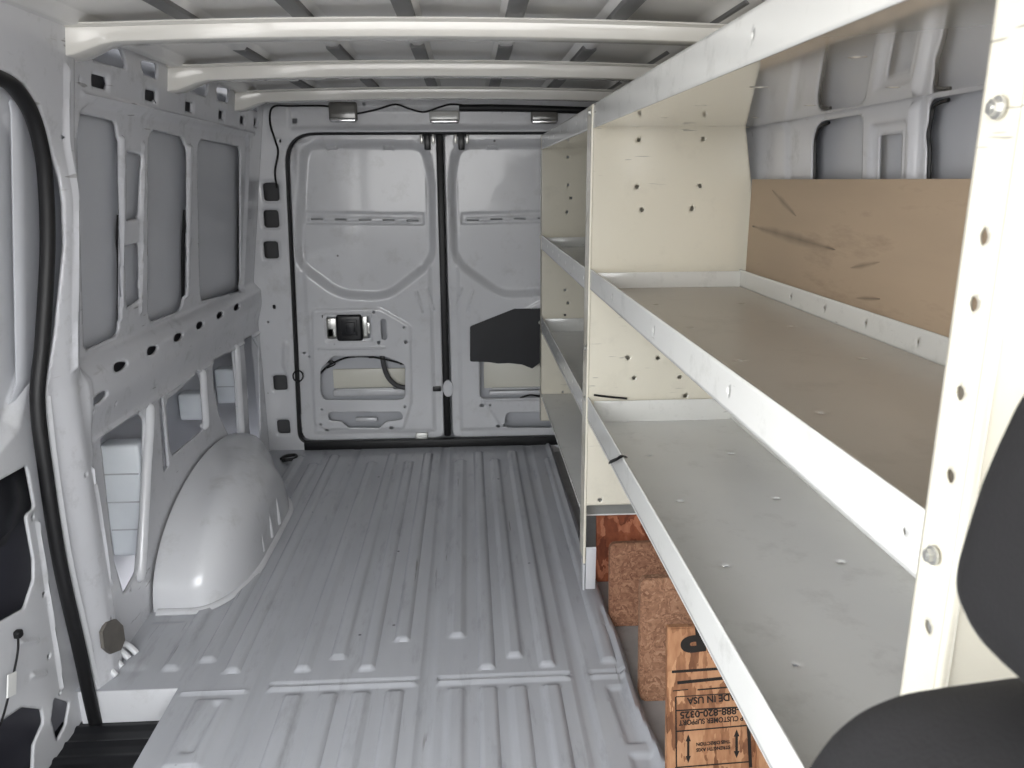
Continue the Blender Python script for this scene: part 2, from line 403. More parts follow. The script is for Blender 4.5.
tag(fp.build('floor', lambda U, V, H: (U, V, H), [M['floor'], M['subfloor']], None, (0, 0, 1), matf=fmat),
    'grey painted ribbed metal cargo floor with a cross seam', 'floor', kind='structure')
# step well beside the sliding door
st = empty('door_step', (-.83, 1.2, -.12)); tag(st, 'sunken black step with white riser beside the sliding door', 'step', kind='structure')
box('riser', (-.93, 1.63, -.20), (-.70, 1.645, -.001), M['white'], st, .003)
tp = Panel(-.98, -.66, .3, 1.64, .008)
for k in range(26): tp.add(rrect(-.82, .36 + .05 * k, .30, .022, .008), .006, .006)
tp.build('tread', lambda U, V, H: (U, V, -.085 + H), M['tread'], st, (0, 0, 1))
box('side_plate', (-.70, .3, -.2), (-.694, 1.63, -.008), M['tread'], st, .001)

# ------------------------------------------------------------------ left wall
SEAL = [(.95, 1.335), (1.30, 1.335), (1.43, 1.334)] + PL([(0, 78), (15, 88), (30, 110), (40, 140), (46, 180), (48, 250), (43, 340), (38, 400), (46, 470), (60, 560), (78, 640), (97, 725)]) + [(1.675, -.2)]
wl = Panel(1.20, 3.31, -.16, 1.475, .0055)
wl.hole([(.5, -.3), (.5, 1.335)] + [(y + .012, z + .008) for y, z in SEAL] + [(1.68, -.4)])
# window field, slightly sunk, then its openings
wl.add(fil([(1.765, .742), (1.765, 1.325), (3.15, 1.32), (3.17, .722)], [.03, .12, .08, .05]), -.010, .014)
def PW(pts): return PL(pts, .010)
for pts, r in ((PW([(76, 112), (118, 122), (120, 335), (84, 352)]), .03), (PW([(148, 128), (186, 138), (184, 310), (148, 324)]), .05), (PW([(197, 138), (241, 147), (241, 290), (200, 302)]), .05)):
    wl.hole(fil(pts, r))
for pts in (PW([(128, 152), (142, 155), (140, 218), (128, 220)]), PW([(126, 247), (140, 243), (140, 300), (128, 308)])):
    c = np.mean(pts, 0); wl.hole(fil(pts, .006)); wl.add(fil([tuple(c + (np.array(p) - c) * np.array([1.22, 1.08])) for p in pts], .01), -.006, .006)
wl.add(fil([(2.028, .80), (2.042, .80), (2.036, 1.26), (2.012, 1.26)], .004), .010, .008)
wl.add(fil([(2.155, .80), (2.172, .80), (2.165, 1.25), (2.148, 1.25)], .004), .006, .006)
wl.add(fil([(2.500, .79), (2.535, .79), (2.520, 1.26), (2.475, 1.26)], .006), .012, .010)
wl.add(line((1.80, 1.332), (3.2, 1.327), .014), .006, .006)
for px, py, w in ((101, 82, .080), (152, 96, .074), (190, 107, .066), (222, 115, .06), (243, 120, .06), (256, 123, .05)):
    y, z = PL([(px, py)])[0]; wl.hole(rrect(y, z, w, .026, .008)); wl.add(rrect(y, z, w + .014, .038, .012), -.004, .004)
for pts in ([(92, 46), (122, 50), (129, 70), (92, 60)], [(140, 60), (158, 64), (158, 80), (143, 74)], [(186, 82), (209, 82), (207, 97), (190, 91)], [(216, 87), (230, 89), (228, 103), (217, 100)], [(246, 104), (258, 103), (258, 112), (248, 108)]):
    wl.hole(fil(PL(pts), .012))
for px, py in ((80, 80), (56, 137), (62, 247), (69, 404), (82, 413), (71, 475), (108, 404), (107, 587), (128, 590), (72, 520), (97, 620)):
    y, z = PL([(px, py)])[0]; wl.hole(circ(y, z, .0055, 8))
# belt rail oval holes
for px, py in ((97, 398), (118, 366), (150, 350), (176, 337), (198, 325), (218, 315), (235, 307)):
    p = at(px, py, 0, -.878); wl.hole(circ(p[1], p[2], .042, 16, .0125))
# lower openings between the ribs
def LW(pts): return [tuple(at(px, py, 0, -.892)[1:]) for px, py in pts]
z5 = lambda L: [(90 + x / 5.12, 330 + y / 5.12) for x, y in L]
OPEN = [LW([(100, 436), (138, 412), (145, 420), (143, 500), (137, 572), (124, 596), (114, 560), (105, 480)]),
        LW([(159, 396), (163, 398), (169, 466), (164, 472)]),
        LW(z5([(400, 350), (470, 300), (550, 205), (562, 215), (580, 300), (598, 480), (575, 520), (420, 650), (405, 560), (390, 400)])),
        LW([(212, 361), (233, 349), (235, 369), (240, 445), (234.5, 447), (225, 428), (219, 414), (214, 389)]),
        LW(z5([(785, 50), (830, 25), (865, 90), (875, 500), (870, 560), (830, 590), (815, 500), (800, 200)]))]
for k, o in enumerate(OPEN):
    wl.hole(fil(o, .02 if k != 1 else .006))
for a, b in (((93, 440), (262, 331)),): 
    p, q = LW([a, b]); wl.add(line(p, q, .016), .006, .007)
wl.add(line((1.742, .20), (1.735, .52), .012), .006, .005)
wl.add(line((1.715, 1.38), (1.70, .75), .02), .008, .009)
wl.add(line((1.765, .52), (1.785, 1.30), .05), .006, .02)
def wl_map(U, V, H):
    x = left_base(V) + H
    belt = sst(.748, .705, V) * (.008 + .022 * sst(.56, .67, V)) * sst(1.72, 1.80, U)
    pil = .022 * sst(1.80, 1.70, U) * sst(1.62, 1.70, U) * sst(1.25, 1.1, V) + .012 * sst(1.78, 1.74, U)
    low = 0
    return x + belt + pil + low, U, V
WLOBJ = None
sk = Panel(1.60, 3.45, -.05, 1.475, .04)
WL = sk.build('wall_left', lambda U, V, H: (left_base(V) - .032 - .10 * sst(.74, .62, V) - .02 * sst(1.30, 1.34, V), U, V), M['skin'], None, (1, 0, 0), thick=.004)
tag(WL, 'grey and white ribbed steel van side wall with window recesses', 'wall', kind='structure')
wl.build('inner_panel', wl_map, M['wall'], WL, (1, 0, 0), thick=.008)
# rounded ribs over the lower panel
for a, b, r in (((150, 412), (141, 570), .0125), ((203, 374), (206, 424), .0125), ((237, 350), (242, 438), .0125)):
    p, q = at(*a, 0, -.886), at(*b, 0, -.886)
    k = Vector((0, 0, .0))
    pts = [p + np.array([-.014, .008, .008]), p, p * .6 + q * .4, q, q + np.array([-.014, .004, -.008])]
    tube('strut', pts, r, M['white'], WL, 10, prof=circle_prof(r * 1.1, 12, r * .8))
# black sealant beads at the far edge of each recess
for pts in ([(120, 215), (119, 240), (120, 262), (120, 335)], [(186, 210), (184, 250), (184, 305)], [(241, 180), (240, 230), (240, 285)]):
    P = [lean(px - 1, py, off=.024) for px, py in pts]
    tube('sealant_gap_bead', P, .006, M['rubber'], WL, 6)
# dark strips behind belt and cant rails stand in for shade in the holes
box('hole_shade', (-.918, 1.80, .655), (-.914, 3.28, .735), M['hole'], WL, 0)
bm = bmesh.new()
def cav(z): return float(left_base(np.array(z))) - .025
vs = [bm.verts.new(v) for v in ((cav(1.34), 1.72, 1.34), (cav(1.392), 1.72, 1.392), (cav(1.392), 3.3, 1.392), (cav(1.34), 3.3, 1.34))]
bm.faces.new(vs); bm_obj('hole_shade', bm, M['hole'], WL)
# black weatherstrip round the sliding door opening
wpts = []
for y, z in SEAL:
    wpts.append((float(left_base(np.array(z))) + .002, y - .006, z))
tube('weatherstrip', wpts, .018, M['rubber'], WL, 10, prof=circle_prof(.015, 10, .014))
tube('door_flange', [(x + .006, y + .024, z + .004) for x, y, z in wpts if z < .80], .009, M['white'], WL, 6)
# round brown plug low on the pillar
pp = [at(px, py, 0, -.872) for px, py in ((99, 632), (104, 622), (113, 619), (120, 626), (122, 640), (118, 650), (108, 654), (101, 648))]
bm = bmesh.new(); A = [bm.verts.new(p) for p in pp]; B = [bm.verts.new(np.array(p) + np.array([.008, 0, 0])) for p in pp]
bm.faces.new(B)
for i in range(len(A)): bm.faces.new((A[i], A[(i + 1) % len(A)], B[(i + 1) % len(A)], B[i]))
bmesh.ops.recalc_face_normals(bm, faces=bm.faces); o = bm_obj('hole_plug', bm, M['plug'], WL); o['label'] = 'brown grey plug'
# crumpled seam sealer at the pillar foot
for k, (px, py) in enumerate(((108, 672), (114, 663), (121, 655), (129, 650))):
    p = at(px, py, 2, .012)
    tube('seam_sealer', [p + np.array([-.03, -.005, .012]), p + np.array([-.005, .0, .016]), p + np.array([.022, -.008, -.006])], .008, M['white'], WL, 8)

# ------------------------------------------------------------------ sliding door (closed, at the left)
def PS(pts): return [tuple(lean(px, py, off=.035)[1:]) for px, py in pts]
d3 = empty('door_3', (-.93, 1.3, -.1)); tag(d3, 'white sliding side door with black rubber edge, partly in view', 'door', kind='structure')
dp = Panel(1.20, 1.74, -.17, 1.40, .0045)
win = [(.92, PS([(0, 92)])[0][1])] + PS([(0, 92), (18, 102), (32, 135), (39, 190), (40, 300), (35, 370), (20, 430), (0, 455)]) + [(.92, PS([(0, 460)])[0][1])]
dp.add(fil(win, .03), -.022, .035)
dp.add(fil([(y - .10, z) for y, z in PS([(20, 130), (30, 200), (30, 300), (20, 380)])] + [(.92, .85), (.92, 1.25)], .04), -.010, .03)
A1 = [(1.1, PS([(0, 480)])[0][1])] + PS([(0, 480), (27, 465), (35, 508), (26, 515), (34, 560), (34, 580), (25, 608), (0, 622)]) + [(1.1, PS([(0, 625)])[0][1])]
dp.hole(fil(A1, .012))
dp.hole(fil([(1.1, PS([(0, 722)])[0][1])] + PS([(0, 722), (22, 707), (42, 709), (44, 722), (34, 745), (32, 790)]) + [(1.1, -.16)], .012))
dp.hole(fil(PS([(54, 697), (70, 702), (66, 725), (57, 742), (51, 720)]), .008))
for a, b in (((37, 520), (62, 690)), ((18, 643), (39, 640)), ((30, 676), (47, 673))):
    dp.add(line(*PS([a, b]), .014), .006, .006)
for px, py, r in ((44, 594, .007), (49, 656, .007), (33, 517, .006), (60, 693, .005), (32, 703, .004)):
    y, z = PS([(px, py)])[0]; dp.hole(circ(y, z, r, 10))
dp.build('door_panel', lambda U, V, H: (left_base(V) - .035 + H, U, V), M['white'], d3, (1, 0, 0), thick=.006)
box('front_panel', (-.96, .43, -.17), (-.94, 1.205, .74), M['white'], d3, .004)
box('upper_panel', (-.93, .43, .73), (-.90, 1.205, 1.36), M['white'], d3, .004, rot=Matrix.Rotation(math.radians(8), 3, 'Y'))
box('header_rail', (-.86, .43, 1.32), (-.80, 1.205, 1.49), M['wall'], WL, .01)
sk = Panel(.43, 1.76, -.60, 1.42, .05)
sk.build('outer_skin', lambda U, V, H: (left_base(V) - .10, U, V), M['cavity'], d3, (1, 0, 0), thick=.003)  # skin coloured dark for the membrane and the shade inside the door
ap = [lean(px, py, off=.05) for px, py in ((-14, 480), (27, 462), (36, 508), (25, 514), (12, 528), (4, 545), (-14, 552))]
bm = bmesh.new(); bm.faces.new([bm.verts.new(p) for p in ap]); o = bm_obj('membrane', bm, M['sheet'], d3)
md = o.modifiers.new('thickness', 'SOLIDIFY'); md.thickness = .003
tube('strut_bar', [lean(px, py, off=.045) for px, py in ((-8, 668), (10, 645), (27, 606))], .008, M['hole'], d3, 8)
tube('cable', [lean(px, py, off=.024) for px, py in ((18, 634), (18, 650), (14, 672), (10, 690), (2, 720), (-6, 735))], .0025, M['rubber'], d3, 6)
p = lean(12, 684, off=.02)
o = box('paper_tag', (p[0] - .001, p[1] - .016, p[2] - .022), (p[0] + .002, p[1] + .012, p[2] + .022), M['tag'], d3, 0, rot=Matrix.Rotation(math.radians(-20), 3, 'X')); o['label'] = 'small white paper tag'
box('grommet', tuple(lean(18, 634, off=.03) - .008), tuple(lean(18, 634, off=.03) + .008), M['rubber'], d3, .004)

# ------------------------------------------------------------------ right wall
wr = Panel(.30, 3.31, 0, 1.475, .006)
def PR(pts): return [tuple(at(px, py, 0, .715)[1:]) for px, py in pts]
RA = fil([(1.455, .90), (1.455, 1.262), (1.672, 1.262), (1.672, .90)], [.02, .02, .06, .02])
RB = fil([(.40, .90), (.40, 1.268), (1.248, 1.268), (1.248, 1.235), (1.255, 1.215), (1.248, 1.19), (1.248, .90)], [.02, .02, .03, .006, .006, .006, .02])
wr.hole(RA); wr.hole(RB)
wr.hole(fil([(1.335, .95), (1.335, 1.222), (1.41, 1.222), (1.41, .95)], .006))
wr.add(fil([(1.31, .93), (1.31, 1.245), (1.432, 1.245), (1.432, .93)], .01), -.008, .010)
wr.add(fil([(1.265, .9), (1.302, .9), (1.295, 1.27), (1.268, 1.27)], .004), .012, .012)
wr.add(fil([(1.78, .9), (1.78, 1.29), (2.6, 1.29), (2.6, .9)], .05), .008, .02)
for y0, y1 in ((2.0, 2.45), (2.55, 3.05)): wr.add(fil([(y0, .76), (y0, 1.28), (y1, 1.28), (y1, .76)], .05), -.022, .012)
wr.add(line((.35, .62), (3.25, .62), .10), .03, .03)
wr.add(line((.35, 1.33), (3.25, 1.33), .03), .01, .012)
WR = wr.build('wall_right', lambda U, V, H: (.765 - np.maximum(V - .72, 0) / 12 - H, U, V), M['wall'], None, (-1, 0, 0), thick=.004)
tag(WR, 'grey ribbed steel side wall seen behind the shelves', 'wall', kind='structure')
wk = Panel(.30, 3.45, -.05, 1.475, .05)
wk.build('outer_skin', lambda U, V, H: (.797 - np.maximum(V - .72, 0) / 12, U, V), M['skin'], WR, (-1, 0, 0), thick=.004)
def wrx(z): return .765 - max(z - .72, 0) / 12
for pts in (((1.664, .92), (1.664, 1.05), (1.664, 1.20), (1.658, 1.235), (1.640, 1.252), (1.60, 1.257)), ((1.243, .92), (1.243, 1.05), (1.243, 1.18), (1.249, 1.215), (1.243, 1.24), (1.236, 1.258), (1.20, 1.263))):
    tube('sealant_gap_bead', [(wrx(z) + .005, y + .003, z) for y, z in pts], .0032, M['rubber'], WR, 6)  # black bead stands in for the shaded gap behind the frame edge

# ------------------------------------------------------------------ ceiling skin and roof bows
cp = Panel(-.83, .75, -.45, 3.44, .012)
for x in (-.77, -.553, -.325, -.117, .103, .315, .53): cp.add([(x - .026, -.1), (x + .026, -.1), (x + .026, 3.3), (x - .026, 3.3)], -.018, .014)
def arch(X): return -.030 * ((X + .06) / .75) ** 2
tag(cp.build('ceiling', lambda U, V, H: (U, V, 1.497 + arch(U) + H), M['roof'], None, (0, 0, -1), thick=-.004), 'grey ribbed roof skin above the white bows', 'ceiling', kind='structure')
box('outer_roof', (-1.15, -.45, 1.53), (.95, 3.45, 1.535), M['skin'], bpy.data.objects['ceiling'], 0)
box('underbody', (-1.15, .3, -.30), (.95, 3.45, -.29), M['cavity'], bpy.data.objects['floor'], 0)
def bow(y, h, w, label):
    xs = np.linspace(-.805, .735, 60); rings = []
    bm = bmesh.new()
    for x in xs:
        top = 1.4645 + arch(x) * .55; f = sst(-.70, -.80, np.array(x)) + sst(.64, .73, np.array(x))
        bot = top - h - .026 * f; yw = w / 2 + .012 * f
        fl = .014
        pr = [(-yw - fl, top), (-yw, top - .004), (-yw + .002, bot + .004), (-yw + .0035, bot + .001), (-yw + .006, bot), (yw - .006, bot), (yw - .0035, bot + .001), (yw - .002, bot + .004), (yw, top - .004), (yw + fl, top), (yw + fl, top + .003), (-yw - fl, top + .003)]
        rings.append([bm.verts.new((x, y + a, b)) for a, b in pr])
    n = len(rings[0])
    for A, B in zip(rings, rings[1:]):
        for j in range(n): bm.faces.new((A[j], A[(j + 1) % n], B[(j + 1) % n], B[j]))
    bm.faces.new(rings[0]); bm.faces.new(rings[-1])
    bmesh.ops.recalc_face_normals(bm, faces=bm.faces)
    o = bm_obj('roof_bow', bm, M['bow'], None, 40)
    for x in (-.553, -.325, -.117, .103, .315, .53):
        t = 1.467 + float(arch(x)) * .55; bm = bmesh.new()
        add_box(bm, (x - .018, y - w / 2 - .20, t + .001), (x + .018, y + w / 2 + .012, t + .014), .003); bm_obj('rib_shade_strip', bm, M['pad'], o)  # dark strip stands in for the roof rib reflecting dark
    return tag(o, label, 'roof bow', 'white roof bows')
bow(1.752, .031, .062, 'wide white roof bow nearest the camera, first from the top edge')
bow(2.332, .036, .062, 'middle white roof bow between the nearest one and the rear one')
bow(2.962, .034, .062, 'rearmost white roof bow just above the rear door header')

# ------------------------------------------------------------------ rear wall frame
FY = 3.31
rw = Panel(-.93, .77, -.02, 1.475, .006)
OPN = fil([(-.768, .022), (-.727, 1.338), (.517, 1.338), (.558, .022)], [.06, .13, .13, .06], 8)
rw.hole(OPN)
def PF(pts): return PD(pts, FY)
for a, b, w, h in ((271, 192, .062, .072), (271, 219, .062, .070), (271, 250, .06, .07), (280, 383, .06, .066), (283.5, 427, .055, .064)):
    c = PF([(a, b)])[0]; rw.hole(rrect(c[0], c[1], w, h, .012)); rw.add(rrect(c[0], c[1], w + .02, h + .02, .018), -.005, .006)
for px, py, w, h in ((294, 121, .018, .018), (312, 104.5, .014, .008), (312, 110.5, .014, .008), (364, 104, .012, .009), (364, 109.5, .012, .009), (407, 103, .012, .009), (274, 307, .014, .018), (268, 322, .009, .009), (282, 326.5, .009, .009), (268, 332, .009, .009), (271, 180, .008, .008), (275, 180, .008, .008), (280, 141, .008, .014)):
    c = PF([(px, py)])[0]; rw.hole(rrect(c[0], c[1], w, h, .003))
rw.add(fil(PF([(281, 348), (284, 338), (290, 345), (291, 375), (286, 378), (281, 365)]), .02), .012, .02)
rw.add(fil([(-.71, 1.345), (-.71, 1.435), (.62, 1.435), (.62, 1.345)], .02), -.010, .02)
WB = rw.build('wall_rear', lambda U, V, H: (U, FY - H, V), M['white'], None, (0, -1, 0), thick=.012)
tag(WB, 'white pressed steel frame around the rear doors', 'wall', kind='structure')
bm = bmesh.new(); add_box(bm, (-.93, 3.39, .03), (-.74, 3.40, 1.4), 0); bm_obj('hole_shade', bm, M['hole'], WB)  # dark sheet in place of the shade inside the pillar holes
add = [(x, FY + .016, z) for x, z in OPN]
bm = bmesh.new(); add_sweep(bm, [Vector(p) for p in add], circle_prof(.010, 8), True, (0, 1, 0)); bmesh.ops.recalc_face_normals(bm, faces=bm.faces)
bm_obj('door_seal', bm, M['rubber'], WB)
box('sill_seal', (-.740, 3.300, -.004), (.535, 3.335, .036), M['rubber'], WB, .006)
box('outer_skin', (-1.15, 3.43, -.06), (.95, 3.44, 1.50), M['skin'], WB, 0)
box('sill_plate', (-.95, 3.312, -.06), (.78, 3.43, .0), M['white'], WB, 0)

# ------------------------------------------------------------------ rear doors
z7 = lambda L: [(300 + x / 3.94, 280 + y / 3.94) for x, y in L]
CX = -.105
def door_outline(s):
    P = [(-.752, .036), (-.714, 1.330), (CX - .016, 1.330), (CX - .020, .036)]
    P = fil(P, [.05, .12, .02, .03], 6)
    return P if s > 0 else [(2 * CX - x, z) for x, z in P]
WIN = PD([(299, 139), (430, 139), (436, 185), (437, 264), (388, 302), (338, 299), (292, 266), (296, 180)])
WIN = fil(WIN, [.10, .10, .05, .14, .20, .20, .14, .05], 7)
def build_door(s, name, label):
    d = empty(name, (CX - s * .32, DY, .03)); tag(d, label, 'door', kind='structure')
    f = (lambda P: P) if s > 0 else (lambda P: [(2 * CX - x, z) for x, z in P])
    out = door_outline(s); ux = [p[0] for p in out]
    p = Panel(min(ux), max(ux), .034, 1.332, .0045)
    big = fil([(-2, -1), (2, -1), (2, 3), (-2, 3)], 0)
    p.add(f(WIN), -.030, .040)
    p.add(f([(-.70, 1.31), (-.70, .06), (CX - .05, .06), (CX - .05, 1.31)]), .006, .02)
    # cross band with slots inside the window recess
    p.add(f(fil(PD([(303, 211), (424, 213), (425, 226), (303, 225)]), .01)), -.005, .008)
    p.add(f(fil(PD([(306, 216), (420, 218), (420, 223.5), (306, 222)]), .006)), .004, .006)
    for k in range(5):
        p.hole(f(rrect(*PD([(315.5 + 24.2 * k, 219.6 + .35 * k)])[0], .050, .010, .003)))
    for px in (331, 388): p.add(f(rrect(*PD([(px, 147.5)])[0], .052, .018, .008)), .010, .007)
    # access field
    fld = fil(PD([(311, 308), (380, 307), (412, 325), (413, 402), (405, 429), (325, 430), (313, 424)]), .03)
    if s < 0: fld = fil(PD([(311, 300), (340, 298), (405, 330), (412, 402), (396, 429), (325, 430), (313, 424)]), .03)
    p.add(f(fld), .005, .012)
    for a, b in (((416, 290), (423, 313)), ((427, 287), (434, 311))): p.add(f(line(*PD([a, b]), .014)), .005, .006)
    p.add(f(line(*PD([(318, 348.5), (386, 347.5)]), .012)), .005, .005)
    for px, py, r in ((304, 353, .006), (309, 350.5, .005), (309, 356.5, .005), (318, 312, .005), (374, 312, .006), (379, 342, .008), (406, 341.5, .008), (404, 327, .005), (405, 353, .004), (391.5, 427.5, .009), (327, 430, .008), (321, 424, .006), (340, 429.5, .004), (405, 406, .006), (322, 409, .005)):
        p.hole(f(circ(*PD([(px, py)])[0], r, 10)))
    if s > 0:
        p.add(f(rrect(*PD([(348.5, 327.5)])[0], .205, .128, .012)), -.005, .006)
        p.hole(f(rrect(*PD([(348.5, 327.5)])[0], .185, .095, .012)))
        p.hole(f(rrect(*PD([(384, 329)])[0], .024, .090, .011)))
        p.hole(f(fil(PD(z7([(130, 300), (330, 297), (415, 330), (415, 465), (380, 470), (95, 470), (82, 440), (82, 350)])), .025)))
        p.hole(f(fil(PD([(328, 411.5), (402, 411.5), (403, 419), (386, 421), (379, 428), (350, 428), (342, 421), (329, 420)]), .02)))
    else:
        def R(L): return [(x, z) for x, z in PD(L)]
        p.hole(fil(R([(470.5, 326), (514, 309), (570, 308), (570, 362), (560, 397), (480, 397.5), (479.5, 361), (470.5, 360)]), .012))
        p.add(line(*R([(481, 399), (567, 399)]), .012), .006, .006)
        p.hole(fil(R([(505, 411.5), (570, 411.5), (572, 420), (550, 428), (505, 428.5)]), .03))
        p.hole(circ(*R([(482, 405)])[0], .009)); p.hole(circ(*R([(498, 426)])[0], .009))
    # trim to the door outline
    o_ = np.array(out); c = o_.mean(0)
    for k in range(len(out)):
        a, b = np.array(out[k - 1]), np.array(out[k])
    bigp = [(-3, -3), (3, -3), (3, 3), (-3, 3), (-3, -3)] + [tuple(out[0])] + [tuple(q) for q in out[::-1]]
    p.hole(bigp)
    p.build('door_panel', lambda U, V, H: (U, DY - H, V), M['white'], d, (0, -1, 0), thick=.008)
    x0, x1 = min(ux) + .01, max(ux) - .01
    sk = Panel(x0, x1, .05, 1.32, .05)
    sk.build('outer_skin', lambda U, V, H: (U, DY + .06 + 0 * U, V), M['skin'], d, (0, -1, 0), thick=.003)
    return d
D1 = build_door(1, 'door_1', 'white rear door with black latch box, hinged at the left')
D2 = build_door(-1, 'door_2', 'white rear door with black membrane, half hidden by the shelves')
# fittings of the first rear door
def dpt(px, py, y): return Vector(at(px, py, 1, y))
bm = bmesh.new()
a, b = dpt(337.5, 341, DY), dpt(362, 314, DY)
add_box(bm, (a.x, DY - .016, a.z), (b.x, DY + .03, b.z), .012, 4)
lb = bm_obj('latch_box', bm, M['black'], D1); lb['label'] = 'black square latch box'
a, b = dpt(342, 335, DY), dpt(357, 319, DY)
bm = bmesh.new(); add_box(bm, (a.x, DY - .019, a.z), (b.x, DY - .012, b.z), .002); add_box(bm, (a.x + .02, DY - .026, a.z + .012), (b.x - .008, DY - .016, b.z - .01), .003)
bm_obj('latch_lever', bm, M['sheet'], lb)
bm = bmesh.new()
for (x0, y0, x1, y1) in ((327, 318, 336, 337), (362.5, 316, 367, 339), (367, 322, 370, 334), (328, 328, 334, 338)):
    a, b = dpt(x0, y1, DY + .02), dpt(x1, y0, DY + .02); add_box(bm, (a.x, DY + .012, a.z), (b.x, DY + .026, b.z), .003)
bm_obj('latch_bracket', bm, M['metal'], D1)
a, b = dpt(334, 388, DY + .05), dpt(405, 368, DY + .05)
box('skin_patch', (a.x, DY + .045, a.z), (b.x, DY + .058, b.z), M['skinpale'], D1, .003)
bm = bmesh.new()
a, b = dpt(333, 397, DY + .03), dpt(405, 389, DY + .03); add_box(bm, (a.x, DY + .03, a.z), (b.x, DY + .055, b.z), .006)
a, b = dpt(336, 391, DY + .02), dpt(394, 388, DY + .02); add_box(bm, (a.x, DY + .02, a.z), (b.x, DY + .04, b.z), .004)
bm_obj('reinforcing_bar', bm, M['white'], D1)
tube('wire', [dpt(px, py, DY + .012) for px, py in ((320, 374), (328, 366), (342, 359), (355, 356.5), (372, 357), (388, 360), (404, 364))], .0045, M['rubber'], D1, 6)
tube('wire', [dpt(px, py, DY + .02) for px, py in ((321, 367), (330, 361), (335, 364), (327, 368))], .003, M['rubber'], D1, 6)
for px, py in ((331, 362), (353, 356), (371, 356.5), (402, 363)): box('clip', tuple(dpt(px, py, DY + .008) - Vector((.010, .006, .007))), tuple(dpt(px, py, DY + .008) + Vector((.010, .006, .007))), M['rubber'], D1, .003)
tube('hose', [dpt(px, py, DY + .02) for px, py in ((382, 354), (384, 366), (388, 377), (396, 385), (407, 388))], .011, M['hole'], D1, 8)
a, b = dpt(355, 422.5, DY), dpt(377, 418, DY)
bm = bmesh.new(); add_box(bm, (a.x, DY + .004, a.z), (b.x, DY + .03, b.z), .006); bm_obj('pull_handle', bm, M['white'], D1)
for px, py, w in ((422, 436, 15),):
    a, b = dpt(px - 6, py + 4, DY), dpt(px + 6, py - 4, DY); box('striker', (a.x, DY - .02, a.z), (b.x, DY - .004, b.z), M['metal'], D1, .003)
box('side_striker', tuple(dpt(437, 388.5, DY) - Vector((.018, .012, .011))), tuple(dpt(437, 388.5, DY) + Vector((.018, .0, .011))), M['black'], D1, .003)
def top_catch(px, d):
    bm = bmesh.new(); a = dpt(px, 141, DY)
    add_box(bm, (a.x - .030, DY - .014, a.z - .012), (a.x - .017, DY - .003, a.z + .026), .003); add_box(bm, (a.x + .017, DY - .014, a.z - .012), (a.x + .030, DY - .003, a.z + .026), .003)
    o = bm_obj('catch_bracket', bm, M['metal'], d)
    bm = bmesh.new(); add_box(bm, (a.x - .013, DY - .024, a.z - .036), (a.x + .013, DY - .003, a.z + .03), .005); add_box(bm, (a.x - .02, DY - .02, a.z + .016), (a.x + .02, DY - .006, a.z + .03), .003)
    bm_obj('catch', bm, M['black'], o)
top_catch(427.5, D1); top_catch(461.5, D2)
tube('wire_loop', [dpt(298 + 5 * math.cos(t), 376 + 5.5 * math.sin(t), FY - .006) for t in np.linspace(0, 2 * math.pi, 17)], .0035, M['rubber'], D1, 6, 0)
# black centre strip between the doors
box('gap_seal', (CX - .018, DY - .006, .04), (CX + .010, DY + .03, 1.332), M['rubber'], D2, .006)
# fittings of the second rear door
bm = bmesh.new()
q = fil([tuple(at(px, py, 1, DY)[[0, 2]]) for px, py in [(470, 326), (514, 308.5), (572, 307), (571, 361), (548, 356), (532, 368), (522, 364), (509, 362.5), (498, 363), (488, 361.5), (470, 361)]], .008, 3)
A = [bm.verts.new((x, DY - .011, z)) for x, z in q]; B = [bm.verts.new((x, DY - .008, z)) for x, z in q]
bm.faces.new(A); bm.faces.new(B[::-1])
for i in range(len(A)): bm.faces.new((A[i], A[(i + 1) % len(A)], B[(i + 1) % len(A)], B[i]))
bmesh.ops.recalc_face_normals(bm, faces=bm.faces); o = bm_obj('membrane', bm, M['sheet'], D2); o['label'] = 'black torn membrane'
a, b = dpt(484, 388, DY + .05), dpt(565, 360, DY + .05); box('skin_patch', (a.x, DY + .045, a.z), (b.x, DY + .058, b.z), M['skinpale'], D2, .003)
bm = bmesh.new(); a, b = dpt(489, 396, DY + .03), dpt(560, 390, DY + .03); add_box(bm, (a.x, DY + .03, a.z), (b.x, DY + .055, b.z), .006)
a, b = dpt(492, 390, DY + .02), dpt(560, 387, DY + .02); add_box(bm, (a.x, DY + .02, a.z), (b.x, DY + .04, b.z), .004)
bm_obj('reinforcing_bar', bm, M['white'], D2)
bm = bmesh.new(); a = dpt(448, 388, DY - .008); add_cyl(bm, (a.x, DY - .018, a.z), (a.x, DY - .002, a.z), .030, 20); bmesh.ops.scale(bm, vec=(.75, 1, 1.25), verts=bm.verts, space=Matrix.Translation(-a)); bm_obj('latch_tab', bm, M['white'], D2)
bm = bmesh.new(); a = dpt(470, 441, DY - .01); add_box(bm, (a.x - .032, DY - .03, a.z - .02), (a.x + .032, DY - .004, a.z + .014), .004); add_cyl(bm, (a.x - .02, DY - .034, a.z), (a.x - .02, DY - .026, a.z), .006, 10); add_cyl(bm, (a.x + .02, DY - .034, a.z), (a.x + .02, DY - .026, a.z), .006, 10)
bm_obj('striker', bm, M['metal'], D2)
tube('wire', [dpt(px, py, DY + .012) for px, py in ((520, 398), (530, 395), (541, 396), (549, 392))], .004, M['rubber'], D2, 6)

